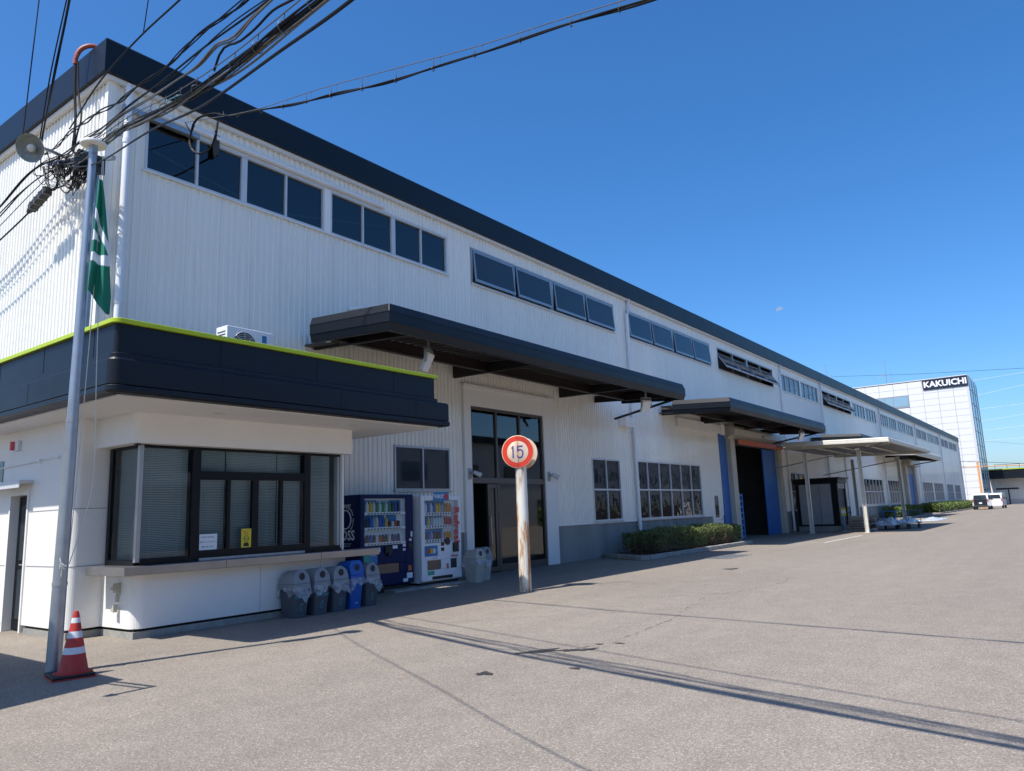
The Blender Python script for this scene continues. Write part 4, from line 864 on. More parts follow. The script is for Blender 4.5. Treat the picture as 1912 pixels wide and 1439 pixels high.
# ================================================================== BINS
def make_bin(name, label, body, lid, bag, loc, h=.82, wd=.335, dp=.44, kind='dome', rz=0, prints=True, group='waste bins with bag liners', seed=0, mark=True, brand=True):
    t = thing(name, label, 'bin', loc, rz=rz, group=group); rnd = random.Random(seed)
    hb = h*.60; tp = .82
    mb = MB(); a, b = wd/2, dp/2
    def ringp(z, k, n=5):
        r_ = .05; pts = []
        for cx_, cy_, s0 in ((b*k-r_, -a*k+r_, -90), (b*k-r_, a*k-r_, 0), (-b*k+r_, a*k-r_, 90), (-b*k+r_, -a*k+r_, 180)):
            for i in range(n): t_ = R(s0+90*i/(n-1)); pts.append((cx_+r_*math.cos(t_), cy_+r_*math.sin(t_), z))
        return pts
    rings = [ringp(0, tp*.97), ringp(.03, tp), ringp(hb-.02, 1), ringp(hb, 1.03)]; m_ = len(rings[0]); vs = [p for r_ in rings for p in r_]
    fs = [(i*m_+k, i*m_+(k+1) % m_, (i+1)*m_+(k+1) % m_, (i+1)*m_+k) for i in range(3) for k in range(m_)]+[tuple(range(m_-1, -1, -1)), tuple(range(3*m_, 4*m_))]
    mb.add(vs, fs); bo = mb.build('body', body, t, local=True, smooth=True)
    # lid: arch profile across Y, extruded along X, with a sloping front
    prof = []
    if kind == 'dome':
        for i in range(13): u = math.pi*i/12; prof.append((-a*math.cos(u)*1.02, (h-hb-.09)*math.sin(u)**.75))
    elif kind == 'peak': prof = [(-a*1.02, 0), (-a*1.02, .06), (-a*.55, h-hb-.1), (a*.55, h-hb-.1), (a*1.02, .06), (a*1.02, 0)]
    else: prof = [(-a*1.0, 0), (-a*1.0, h-hb-.16), (-a*.6, h-hb-.08), (a*.6, h-hb-.08), (a*1.0, h-hb-.16), (a*1.0, 0)]
    z0 = hb+.07; mb = MB(); n = len(prof)
    F_ = [(b*1.02-.06*(z/(h-hb)), y, z0+z) for y, z in prof]; Bk = [(-b*1.02+.10*(z/(h-hb)), y, z0+z*(.92)) for y, z in prof]
    mb.add(F_+Bk, [tuple(range(n)), tuple(range(2*n-1, n-1, -1))]+[(i, i+n, i+1+n, i+1) for i in range(n-1)]+[(0, n-1, 2*n-1, n)])
    mb.box(-b*1.04, b*1.04, -a*1.04, a*1.04, hb-.02, z0)
    ld = mb.build('lid', lid, t, local=True, bev=.012, smooth=True)
    rel = (h-hb-.09)*.52; hz = z0+rel; hx = b*1.02-.06*rel/(h-hb)
    mb = MB(); mb.cyl((hx-.03, 0, hz-.004), (hx+.004, 0, hz+.0), .062 if kind != 'peak' else .07, n=20); mb.build('hole', 'print_black', ld, local=True, smooth=True)
    mb = MB(); ring = [(hx+.003, .066*math.cos(2*math.pi*i/20), hz+.066*math.sin(2*math.pi*i/20)) for i in range(21)]; mb.tube(ring, .007, 6); mb.build('hole_rim', lid, ld, local=True, smooth=True)
    # bag skirt
    if bag:
        n = 44; rows = 7; V = []
        for j in range(rows):
            u = j/(rows-1)
            for i in range(n):
                t_ = 2*math.pi*i/n; c_, s_ = math.cos(t_), math.sin(t_)
                k = 1/max(abs(c_)/(b*1.05), abs(s_)/(a*1.05)); fl = 1+.02+bag*u*(.75+.35*math.sin(3*t_+seed)+.22*math.sin(7*t_+2*seed))+.02*math.sin(13*t_+seed*3)*u
                drop = (.13+.07*math.sin(2*t_+seed*1.7)+.05*math.sin(5*t_+seed)+.03*math.sin(11*t_))*u**1.1
                V.append((k*c_*fl, k*s_*fl, hb+.02-drop+.006*math.sin(9*t_+5*u)))
        mb = MB(); mb.add(V, [(j*n+i, j*n+(i+1) % n, (j+1)*n+(i+1) % n, (j+1)*n+i) for j in range(rows-1) for i in range(n)])
        mb.build('bag_liner', 'bag', t, local=True, smooth=True, recalc=False)
    if prints:
        x = b*.93+.0
        def frontx(z): return b*(tp+(1-tp)*z/hb)+.002
        if brand:
            z = .335; text('SUNTORY', .062, (frontx(z)+.002, 0, z), FX, 'teal_print', parent=bo, depth=.001, bold=.002, local=True); 
        if mark:
            z = .17; X = frontx(z)+.003
            mb = MB(); mb.tube([(X, .035*math.cos(t_*math.pi/8)+.012*math.sin(t_*math.pi/8), z+.055*math.sin(t_*math.pi/8)) for t_ in range(3, 15)], .004, 5); mb.tube([(X,.035,z+.06),(X,-.03,z-.055)], .003, 5); mb.tube([(X,-.03,z+.062),(X,.045,z+.072)], .0025, 5)
            mb.build('recycle_mark', 'teal_print', bo, local=True)
        if not brand and not mark: text('SAVE', .03, (frontx(.1)+.002, 0, .1), FX, 'print_white', parent=bo, depth=.001, local=True)
    return t
make_bin('waste_bin', 'leftmost grey domed bin in the row, under the counter, bag draped over its left side', 'bin_grey', 'bin_lid', .16, (-11.02, 8.42, 0), seed=1)
make_bin('waste_bin', 'second grey domed bin from the left, bag pulled to its right, printed front', 'bin_grey', 'bin_lid', .18, (-11.02, 8.86, 0), seed=2.2)
make_bin('waste_bin', 'third grey domed bin, wide bag skirt, standing beside the blue bin', 'bin_grey', 'bin_lid', .24, (-11.02, 9.28, 0), seed=4.1, brand=False)
make_bin('waste_bin', 'bright blue square-topped bin between two grey domed bins', 'bin_blue', 'bin_blue', .20, (-11.08, 9.71, 0), seed=5.5, kind='box', h=.88, wd=.32, mark=False, brand=False)
make_bin('waste_bin', 'grey domed bin nearest the blue vending machine, ragged bag hanging to the right', 'bin_grey', 'bin_lid', .30, (-11.12, 10.14, 0), seed=0.4, brand=False)
make_bin('waste_bin', 'beige peaked bin beside the white vending machine', 'bin_beige', 'bin_beige', .16, (-12.1, 14.6, 0), seed=3, kind='peak', wd=.36, prints=False, group='beige bins by the entrance')
make_bin('waste_bin', 'beige domed bin with a bulging clear bag next to the entrance door', 'bin_beige', 'bin_lid', .34, (-12.3, 15.12, 0), seed=2, kind='dome', wd=.36, h=.84, prints=False, group='beige bins by the entrance')

# ================================================================== SPEED SIGN, CONE, FLAGPOLE
sg = thing('speed_limit_sign', 'rusty white post with round red rimmed 15 speed limit discs', 'road sign', (-9.50, 13.12, 0))
mb = MB(); mb.cyl((-9.50,13.12,0),(-9.50,13.12,2.98), .128, .118, 28); po = mb.build('post', 'pole_rust', sg, smooth=True)
def disc(cx, cy, cz, nrm, front=True):
    nrm = Vector(nrm).normalized(); q = nrm.to_track_quat('Z', 'Y').to_matrix().to_4x4(); T = Matrix.Translation((cx, cy, cz)) @ q
    up = T.inverted().to_3x3() @ Vector((0,0,1)); ang = math.atan2(up.x, up.y); T = T @ Matrix.Rotation(-ang, 4, 'Z')
    def tr(mb): mb.v = [tuple(T @ Vector(p)) for p in mb.v]; return mb
    mb = MB(); mb.lathe([(.0,-.012),(.345,-.012),(.352,-.006),(.352,.006),(.345,.010),(.0,.010)], n=48); p = tr(mb).build('disc', 'sign_face', sg, smooth=True)
    if front:
        mb = MB(); n = 48
        mb.add([(r_*math.cos(2*math.pi*i/n), r_*math.sin(2*math.pi*i/n), .0125) for r_ in (.235,.338) for i in range(n)], [(i, (i+1) % n, n+(i+1) % n, n+i) for i in range(n)]); tr(mb).build('red_rim', 'sign_red', p, recalc=False)
        mb = MB()
        mb.box(-.115,-.085,-.13,.13,.0125,.0145); mb.box(-.135,-.115,.07,.10,.0125,.0145)
        mb.box(-.01,.115,.10,.13,.0125,.0145); mb.box(-.01,.02,.0,.10,.0125,.0145)
        pts = [(.0,.03),(.06,.045),(.105,.02),(.115,-.04),(.10,-.105),(.055,-.13),(.01,-.12),(-.01,-.08)]
        for a_, b_ in zip(pts, pts[1:]): mb.bar((a_[0],a_[1],.0135),(b_[0],b_[1],.0135), .03, .002)
        mb2 = MB(); mb2.v, mb2.f, mb2.m = mb.v, mb.f, mb.m; tr(mb2).build('numerals', 'sign_blue', p)
        mb = MB(); mb.bar((0,.34,.013),(0.004,.0,.013), .006, .001); mb.bar((0.004,0,.013),(.012,-.34,.013), .007, .001); 
        for y in (.30,-.30): mb.cyl((0,y,.012),(0,y,.018), .009, n=10)
        tr(mb).build('centre_seam', 'twig', p)
    return p
dn_ = Vector((.42, -1, 0)).normalized(); side = Vector((dn_.y, -dn_.x, 0))
disc(-9.50+dn_.x*.135-.03, 13.12+dn_.y*.135, 2.92, dn_)
disc(-9.50-dn_.x*.135+.0, 13.12-dn_.y*.135, 2.90, -dn_, False)
mb = MB(); mb.bar((-9.5-dn_.x*.12,13.12-dn_.y*.12,2.7),(-9.5+dn_.x*.12,13.12+dn_.y*.12,2.7), .05, .05); mb.bar((-9.5-dn_.x*.12,13.12-dn_.y*.12,3.1),(-9.5+dn_.x*.12,13.12+dn_.y*.12,3.1), .05, .05); mb.cyl((-9.5,13.12,2.98),(-9.5,13.12,3.2), .03, n=10); mb.build('clamp', 'twig', sg)

cn = thing('traffic_cone', 'red traffic cone with white bands on a black rubber base beside the flagpole', 'traffic cone', (-9.24, 4.08, 0))
q = [(.155,.055),(.150,.07),(.115,.25),(.101,.32),(.081,.42),(.066,.49),(.049,.58),(.040,.635),(.028,.69),(.024,.705),(.005,.708)]
MB().lathe(q, (-9.24,4.08,0), 28, mis=[0,0,1,0,1,0,1,0,0,0]).build('cone_body', ['cone_red','cone_white'], cn, smooth=True)
MB().lathe([(.20,.045),(.20,.052),(.165,.062)], (-9.24,4.08,0), 28).build('cone_flange', 'cone_red', cn, smooth=True)
ro = Matrix.Translation((-9.27,4.06,0)) @ Matrix.Rotation(R(-12), 4, 'Z')
mb = MB(); mb.box(-.24,.24,-.21,.21,.016,.046); mb.v = [tuple(ro @ Vector(p)) for p in mb.v]; mb.build('rubber_base', 'rubber', cn, bev=.01)
mb = MB(); mb.box(-.25,.25,-.22,.22,0,.014); mb.v = [tuple(ro @ Vector(p)) for p in mb.v]; mb.build('red_base', 'cone_red', cn, bev=.004)

fp = thing('flagpole', 'tall grey metal flagpole with a white disc top and loose rope', 'flagpole', (-9.62, 4.02, 0))
b0 = Vector((-9.64,4.04,0)); b1 = Vector((-9.44,4.04,6.30))
def onpole(z): return b0+(b1-b0)*(z/6.30)
mb = MB(); mb.cyl(b0, onpole(2.9), .082, .066, 24); mb.cyl(onpole(2.9), b1, .062, .045, 24); mb.build('pole', 'galv', fp, smooth=True)
mb = MB(); mb.cyl(onpole(2.88), onpole(2.92), .069, n=24); mb.build('collar', 'alu', fp, smooth=True); MB().cyl(onpole(.98), onpole(1.02), .082, n=24).build('collar', 'alu', fp, smooth=True)
mb = MB(); mb.cyl(b1, b1+Vector((0,0,.1)), .05, n=20); mb.box(b1.x-.06,b1.x+.06,b1.y-.03,b1.y+.03,6.30,6.42); mb.build('truck', 'alu', fp)
MB().lathe([(.10,0),(.15,.01),(.155,.03),(.15,.045),(.0,.06)], tuple(b1+Vector((0,0,.11))), 28).build('top_disc', 'trim_white', fp, smooth=True)
mb = MB(); s = Vector((.045,.10,0)); a = b1+s
mb.tube([a, a+Vector((-.01,.0,-1.6)), onpole(2.4)+s*.9, onpole(1.2)+s*.6], .0055, 6, smooth=1)
mb.tube([a+Vector((.0,.01,0)), onpole(5.4)+Vector((.06,.15,0)), onpole(3.6)+Vector((.08,.19,0)), onpole(2.2)+Vector((.11,.26,0)), onpole(1.7)+Vector((.08,.18,0)), onpole(1.22)+Vector((.06,.06,0))], .0055, 6, smooth=2)
for k in range(7): mb.tube([onpole(1.28-.02*k)+Vector((.07,-.05,.02)), onpole(1.2)+Vector((.105+.006*(k%3),-.03+.012*k,0)), onpole(1.08+.01*k)+Vector((.07,-.02,0))], .007, 5, smooth=1)
mb.build('rope', 'rope', fp, smooth=True)
# flag: folded cloth hanging from the rope
fl = MB(); nu, nv = 60, 130; V = []; fd = Vector((.38,.92,0)); fn = Vector((.92,-.38,0))
for j in range(nv):
    v = j/(nv-1); wd_ = .035+.22*min(1, v*1.15)**.8; z = 5.96-1.50*v; c0_ = onpole(z)+fd*(.085-.03*v)
    for i in range(nu):
        u = i/(nu-1); p = c0_+fd*(wd_*u)+fn*(.05+.045*math.sin(u*10+1.5*v)*min(1, .3+v)+.02*math.sin(v*9+u*3))
        zz = z-(.20*u*v)+(.05*math.sin(u*5+1)*v); V.append((p.x, p.y, zz))
F_ = []; MI = []
for j in range(nv-1):
    for i in range(nu-1):
        F_.append((j*nu+i, j*nu+i+1, (j+1)*nu+i+1, (j+1)*nu+i)); u = i/(nu-2); v = j/(nv-2)
        wht = abs(v-(.30+.22*u)) < .045+.01*u or abs(v-(.70-.10*u)) < .04 or (u < .45-abs(v-.50)*9)
        MI.append(1 if wht else 0)
fl.v = V; fl.f = F_; fl.m = MI
fo = fl.build('flag', ['flag_green','flag_white'], label='green flag with white bands hanging limp from the flagpole', cat='flag', smooth=True, recalc=False)
so_ = fo.modifiers.new('thick', 'SOLIDIFY'); so_.thickness = .004

# ================================================================== HEDGES AND PLANTERS
def hedge(label, x0, x1, y0, y1, z0, z1, n, seed, ls=.03, brown=.35):
    t = thing('hedge', label, 'hedge', ((x0+x1)/2, (y0+y1)/2, z0), group='clipped hedges'); rnd = random.Random(seed)
    mb = MB()
    def surf():
        a = rnd.random(); y = rnd.uniform(y0, y1)
        bx = .10*math.sin(y*2.1+seed)+.06*math.sin(y*5.3); bz = .05*math.sin(y*1.7+seed)+.05*math.sin(y*4.1)+(.05 if rnd.random() < .08 else 0)
        d = -abs(rnd.gauss(0, .06))
        if a < .40: return (x1+bx*.6+d, y, rnd.uniform(z0+.08, z1+bz))
        if a < .80: return (rnd.uniform(x0, x1+bx*.6), y, z1+bz+d+(.05*rnd.random()))
        if a < .90: return (rnd.uniform(x0, x1), y0-d*1.2+.05*math.sin(9*a), rnd.uniform(z0+.1, z1))
        return (rnd.uniform(x0, x1), y1+d, rnd.uniform(z0+.1, z1))
    for _ in range(n):
        p = Vector(surf()); d = Vector((rnd.gauss(0,1), rnd.gauss(0,1), rnd.gauss(.4,1))).normalized(); s = d.orthogonal().normalized()*(ls*rnd.uniform(.25,.5)); L_ = d*ls*rnd.uniform(.7,1.5)
        dr = brown*(1.3 if p.z < z0+(z1-z0)*.5 else .55)*(1.2 if math.sin(p.y*1.3+seed) > 0 else .6)  # more brown leaves in the lower half and in bands along the run
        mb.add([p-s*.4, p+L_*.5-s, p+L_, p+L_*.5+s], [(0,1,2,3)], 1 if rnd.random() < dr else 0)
    mb.build('foliage', ['leaf','leaf_brown'], t, recalc=False)
    mb = MB(); step = .16 if ls < .05 else .5; y = y0+.1
    while y < y1-.1:
        for _ in range(3):
            bx_ = rnd.uniform(x0+.1, x1-.05); c = Vector((bx_, y+rnd.uniform(-.1,.1), z0-.05)); e = c+Vector((rnd.uniform(-.2,.25), rnd.uniform(-.25,.25), (z1-z0)*rnd.uniform(.7,1.0)))
            mb.tube([c, (c+e)/2+Vector((rnd.uniform(-.06,.06), rnd.uniform(-.06,.06), 0)), e], lambda u: .012*(1-u)+.003, 5)
        y += step
    mb.box(x0+.2, x1-.26, y0+.3, y1-.25, z0, z1-.2); mb.build('branches', 'twig', t)
hedge('long near hedge in shade, green at its far end, below the wide lower windows', -12.95, -11.55, 23.7, 31.7, .12, .80, 26000, 1, ls=.045, brown=.5)
hedge('middle hedge with a bright clipped top beyond the carport posts', -13.2, -11.9, 69.5, 82.0, .12, .95, 6000, 2, ls=.10, brown=.15)
hedge('farthest hedge near the end of the warehouse by the parked van', -13.2, -11.7, 90.0, 126.0, .12, 1.0, 8000, 3, ls=.16, brown=.1)
def planter(label, pts, y1, seg=.6, near=True):
    t = thing('planter', label, 'kerb', (pts[0][0], pts[0][1], 0), group='kerbed planting strips'); mb = MB(); 
    for a, b in zip(pts, pts[1:]):
        a = Vector((*a,0)); b = Vector((*b,0)); L_ = (b-a).length; n = max(1, round(L_/seg)); 
        for i in range(n):
            p = a+(b-a)*(i/n)+(b-a).normalized()*.008; q_ = a+(b-a)*((i+1)/n)-(b-a).normalized()*.008; k = .003*((i*7)%3-1)
            mb.bar(p+Vector((0,0,.075+k)), q_+Vector((0,0,.075+k)), .15, .15)
    mb.build('kerb_stones', 'kerb', t, bev=.018)
    xs = [p[0] for p in pts]; mb = MB(); mb.poly([(XW,pts[0][1]+.05,.0)]+[(p[0],p[1],.0) for p in pts[1:]]+[(XW,pts[-1][1],.0)], (0,0,.10)); mb.build('soil', 'soil', t)
planter('kerbed planting strip round the near hedge', [(-13.42,23.3),(-11.45,22.1),(-11.2,22.3),(-11.25,31.9),(-11.6,32.2)], 32)
planter('kerbed planting strip round the middle hedge', [(-13.4,68.9),(-11.7,68.9),(-11.7,82.3),(-13.4,82.3)], 82, seg=1)
planter('kerbed planting strip round the farthest hedge', [(-13.4,89.2),(-11.5,89.2),(-11.5,127),(-13.4,127)], 127, seg=1)
dg_ = thing('drain_cover', 'steel grating drain cover set in the asphalt by the near hedge', 'drain', (-9.2, 23.8, 0)); mb = MB()
for k in range(14): mb.box(-9.55+.05*k, -9.53+.05*k, 22.9, 24.9, .002, .012)
mb.box(-9.6,-9.56,22.85,24.95,.002,.014); mb.box(-8.85,-8.81,22.85,24.95,.002,.014); mb.build('grating', 'tube_steel', dg_)

# ================================================================== CARPORT, KIOSK, STEEL
cp_ = thing('carport', 'free-standing beige steel carport roof on slim posts beside the warehouse', 'carport', (-9.5, 41, 0))
for i, (x, y) in enumerate(((-8.82,42.3),(-11.5,42.1),(-8.8,53.0),(-11.5,53.0))):
    mb = MB(); mb.box(x-.08,x+.08,y-.012,y+.012,0,4.32); mb.box(x-.09,x-.075,y-.09,y+.09,0,4.32); mb.box(x+.075,x+.09,y-.09,y+.09,0,4.32); mb.box(x-.13,x+.13,y-.13,y+.13,0,.02); mb.build('post', 'carport_paint', cp_)
SLP = .03
def shr(mb): mb.v = [(x, y, z+(-7.0-x)*SLP) for x, y, z in mb.v]; return mb
mb = MB(); mb.sweep([(-12.15,40.5),(-7.0,40.5),(-7.0,53.8),(-12.15,53.8)], [(-.12,4.42),(0,4.44),(0,4.52),(-.03,4.53),(-.03,4.62),(-.05,4.66),(-.12,4.66)]); shr(mb).build('gutter_trim', 'carport_paint', cp_)
mb = MB(); mb.box(-12.15,-7.12,40.62,53.7,4.56,4.60)
for k in range(60): mb.box(-12.15,-7.12,40.7+.215*k,40.76+.215*k,4.60,4.66)
shr(mb).build('roof_sheet', 'shutter', cp_)
mb = MB(); mb.box(-13.42,-12.14,42.3,53.7,4.57,4.61); shr(mb).build('sun_block_sheet', 'shutter', cp_)  # hidden sheet added to keep the sun off the kiosk
mb = MB()
for y in (42.2, 53.0): mb.poly([(-12.6,y-.06,4.35),(-12.6,y-.06,4.62),(-7.3,y-.06,4.54),(-7.3,y-.06,4.40)], (0,.12,0))
for x in (-8.8,-10.2,-11.5): mb.box(x-.05,x+.05,40.7,53.6,4.47,4.545)
shr(mb).build('beam', 'carport_paint', cp_)
mb = MB(); mb.tube([(XW+.1,42.2,3.45),(-13.3,42.2,3.55),(-8.8,42.2,4.22)], .03, 8); mb.tube([(-8.8,42.2,4.22),(-7.4,41.0,4.42)], .03, 8); mb.build('brace', 'tube_steel', cp_); MB().tube([(XW+.1,53,3.4),(-8.8,53,4.1)], .03, 8).build('brace', 'tube_steel', cp_)
MB().box(-8.9,-8.72,41.9,42.0,4.22,4.32).build('sensor_box', 'print_white', cp_)

kk = thing('storage_kiosk', 'small dark framed storage kiosk with grey panels and a roller shutter', 'kiosk', (-12, 45, 0))
mb = MB(); mb.box(-13.2,-10.72,45.3,47.3,2.68,2.92); mb.box(-13.25,-10.6,45.15,47.4,2.92,3.0)
mb.box(-11.15,-10.8,45.38,45.5,.3,2.68); mb.box(-13.1,-12.95,45.38,45.5,.3,2.68); mb.box(-10.92,-10.76,47.0,47.2,.2,2.68); mb.box(-13.1,-10.8,45.385,45.5,.3,.38); mb.build('frame', 'black_frame', kk, bev=.01)
mb = MB()
for a, b in ((-12.93,-12.42),(-12.40,-11.82),(-11.80,-11.17)): mb.box(a,b,45.4,45.46,.38,2.66)
mb.build('panel', 'kiosk_panel', kk, bev=.004)
mb = MB(); mb.box(-13.1,-10.9,45.46,47.2,.25,2.67); mb.build('walls', 'grey_base', kk)
mb = MB(); mb.box(-13.1,-10.75,45.38,47.3,.0,.28); mb.build('base', 'concrete', kk)
mb = MB()
for k in range(30): mb.poly([(-10.86,45.62,.28+.069*k),(-10.83,45.62,.31+.069*k),(-10.86,45.62,.345+.069*k)], (0,1.35,0))
mb.build('roller_shutter', 'shutter', kk); MB().box(-10.9,-10.78,45.52,47.1,2.36,2.66).build('shutter_housing','kiosk_panel',kk); MB().box(-10.779,-10.776,46.1,46.35,2.44,2.56).build('red_sticker','print_red',kk)
st = thing('small_sign', 'small notice board on a thin stand before the kiosk shutter', 'sign', (-10.35, 44.3, 0)); mb = MB(); mb.cyl((-10.35,44.3,0),(-10.35,44.3,1.0),.02,n=8); mb.box(-10.5,-10.2,44.2,44.4,0,.03); mb.build('stand','alu_white',st); mb = MB(); mb.box(-10.47,-10.23,44.28,44.31,.85,1.28); mb.build('board','yellow_poster',st); mb = MB(); mb.box(-10.46,-10.24,44.276,44.279,.98,1.15); mb.build('print','paper',st)

def tubes(x0, y0, z0, nx, nz, s, L_, m_, label, jit=0, seed=0):
    rnd = random.Random(seed); t = thing('steel_tube_bundle', label, 'steel tubes', (x0, y0, z0), group='bundles of square steel tube'); mb = MB(); th = .013
    for i in range(nx):
        for j in range(nz):
            x = x0+i*(s+.004); z = z0+j*(s+.003); y = y0+rnd.uniform(-jit, jit)
            mb.box(x,x+s,y,y+L_,z,z+th); mb.box(x,x+s,y,y+L_,z+s-th,z+s); mb.box(x,x+th,y,y+L_,z+th,z+s-th); mb.box(x+s-th,x+s,y,y+L_,z+th,z+s-th)
    mb.build('tubes', m_, t)
    MB().box(x0, x0+nx*(s+.004), y0+.9, y0+L_, z0+.005, z0+nz*(s+.003)-.005).build('tube_cores', 'black_frame', t)
    return t
tubes(-9.95, 43.4, .12, 7, 2, .105, 3.0, 'tube_steel', 'lowest pile of dark square steel tubes under the carport', .06, 1)
tubes(-9.98, 43.4, .38, 7, 2, .105, 3.0, 'tube_steel', 'middle pile of dark square steel tubes under the carport', .06, 2)
tubes(-9.86, 43.45, .64, 8, 2, .09, 2.9, 'tube_zinc', 'topmost tidy bundle of pale square steel tubes under the carport', .0, 3)
mb = MB()
for y in (43.8, 45.6):
    for z in (0, .345, .605): mb.box(-10.05, -9.0, y, y+.1, z, z+(.115 if z == 0 else .03))
mb.build('timber_bearers', 'pale_wall', label='wooden bearers between the steel tube bundles', cat='timber', kind=None)
def trolley(label, x, y, rz=0):
    t = thing('hand_trolley', label, 'trolley', (x, y, 0), rz=rz, group='platform trolleys under the carport'); mb = MB(); mb.box(-.35,.35,-.9,.9,.28,.34); mb.build('platform', 'dark_steel', t, local=True)
    mb = MB(); 
    for yy in (-.88, .88): mb.tube([(-.32,yy,.34),(-.32,yy,.98),(.32,yy,.98),(.32,yy,.34)], .02, 8)
    mb.build('handle', 'blue_panel', t, local=True)
    for xx in (-.27,.27):
        for yy in (-.7,.7): mb = MB(); mb.cyl((xx-.03,yy,.13),(xx+.03,yy,.13),.13,n=16); mb.box(xx-.02,xx+.02,yy-.04,yy+.04,.13,.28); mb.build('wheel','rubber',t,local=True,smooth=True)
    return t
trolley('platform trolley nearest the steel tubes, loaded with clear plastic sheet', -8.6, 47.2, R(12)); trolley('platform trolley with blue end bars at the outer edge of the carport', -7.75, 47.6, R(-14))
def heap(label, x0, x1, y0, y1, z0, h, seed, name='plastic_sheeting', m_='bag_dense'):
    rnd = random.Random(seed); nx, ny = 26, 36; V = []
    ph = [rnd.uniform(0,6) for _ in range(8)]
    for i in range(nx):
        for j in range(ny):
            u = i/(nx-1); v = j/(ny-1); e = (math.sin(math.pi*u)*math.sin(math.pi*v))**.35
            z = z0+h*e*(.6+.2*math.sin(9*u+ph[0]+4*v)+.16*math.sin(17*v+ph[1]-6*u)+.12*math.sin(31*u+ph[2])*math.sin(23*v+ph[3])+rnd.uniform(-.08,.08)); V.append((x0+(x1-x0)*u+.04*math.sin(12*v+ph[4]), y0+(y1-y0)*v+.05*math.sin(10*u+ph[5]), max(z, .01)))
    mb = MB(); mb.add(V, [(i*ny+j, (i+1)*ny+j, (i+1)*ny+j+1, i*ny+j+1) for i in range(nx-1) for j in range(ny-1)]); return mb.build(name, m_, label=label, cat='plastic sheet', recalc=False, group='heaps of clear plastic sheeting')
mat('bag_dense', (0.62, 0.66, 0.68), 0.22, noise=0.5, nscale=5)
heap('crumpled clear plastic sheet hanging over the inner trolley', -9.1, -8.05, 45.6, 48.4, .25, .42, 1); heap('crumpled clear plastic sheet piled on the outer trolley', -8.2, -7.35, 46.6, 48.9, .30, .34, 2); heap('loose clear plastic sheet lying flat on the sunlit asphalt', -9.6, -8.2, 62.0, 67.5, 0, .25, 3)
for k, (x, y) in enumerate(((-12.6, 51.0), (-12.2, 46.6))):
    t = thing('steel_rack', ('dark angle-steel rack frame against the white pilaster', 'dark angle-steel rack frame beside the kiosk shutter')[k], 'rack', (x, y, 0), group='angle-steel racks'); mb = MB() ; y = y+1.4
    for zz in (.5,.9,1.25): mb.tube([(x-.5,y,zz),(x+.6,y,zz)], .025, 6); mb.tube([(x-.5,y+.8,zz),(x+.6,y+.8,zz)], .025, 6)
    for xx in (-.5,0,.6):
        for yy in (0,.8): mb.tube([(x+xx,y+yy,0),(x+xx,y+yy,1.3)], .025, 6)
    mb.build('frame', 'dark_steel', t)

# ================================================================== VEHICLES
def van(label, x, y, rz=0, rear_dark=True, group='white vehicles parked at the far end'):
    t = thing('parked_van', label, 'van', (x, y, 0), rz=rz, group=group)
    W_ = .88; L_ = 4.6
    side = [(0,.38),(-.02,1.0),(.06,1.75),(.14,1.98),(.5,2.02),(3.4,1.98),(3.95,1.25),(4.5,1.05),(4.62,.75),(4.6,.38)]
    mb = MB(); mb.poly([(-W_,a,b) for a,b in side], (2*W_,0,0)); bo = mb.build('body', 'car_white', t, local=True, bev=.05, smooth=True)
    mb = MB(); mb.poly([(-.74,.045,1.28),(.74,.045,1.28),(.66,.10,1.80),(-.66,.10,1.80)], (0,-.06,0)); mb.build('rear_window', 'glass_dark', bo, local=True)
    mb = MB(); mb.box(-.74,.74,-.045,.0,.50,1.27); rd = mb.build('tailgate', 'glass_dark' if rear_dark else 'car_white', bo, local=True, bev=.02)
    MB().box(-.82,.82,-.12,.05,.32,.52).build('bumper', 'grey_base' if rear_dark else 'car_white', bo, local=True, bev=.03)
    MB().box(-.17,.17,-.06,-.045,.72,.90).build('number_plate', 'print_white', bo, local=True)
    for s in (-1,1):
        MB().box(s*.81-.05,s*.81+.05,-.035,.06,.9,1.3).build('tail_light','tail_red',bo,local=True,bev=.02)
        mb = MB(); mb.poly([(s*(W_+.004),.35,1.2),(s*(W_+.004),.35,1.75),(s*(W_+.004),3.2,1.75),(s*(W_+.004),3.6,1.22)], (s*-.02,0,0)); mb.build('side_window','glass_dark',bo,local=True)
        mb = MB(); mb.box(s*1.0-.08,s*1.0+.08,3.55,3.65,1.15,1.4); mb.bar((s*.86,3.6,1.2),(s*.98,3.6,1.25),.03,.03); mb.build('mirror','grey_base',bo,local=True,bev=.02)
        for yy in (.85, 3.75):
            mb = MB(); mb.cyl((s*(W_-.18),yy,.31),(s*(W_+.005),yy,.31),.31,n=24); wl_ = mb.build('tyre','tyre',t,local=True,smooth=True)
            mb = MB(); mb.cyl((s*(W_-.0),yy,.31),(s*(W_+.012),yy,.31),.19,n=18); mb.build('rim','alu',wl_,local=True,smooth=True)
    mb = MB(); mb.poly([(-.76,3.45,1.95),(.76,3.45,1.95),(.80,3.97,1.28),(-.80,3.97,1.28)], (0,.03,.03)); mb.build('windscreen','glass_dark',bo,local=True)
    mb = MB()
    for s in (-.7,.7): mb.tube([(s,.4,2.08),(s,3.0,2.08)], .025, 6)
    mb.build('roof_rail','alu_white',bo,local=True)
    return t
van('white van with a dark tailgate, parked nearer the camera at the far end', -9.75, 111.5, R(0))
van('white vehicle parked just beyond the dark tailgate van', -8.75, 118.5, R(-2), rear_dark=False)
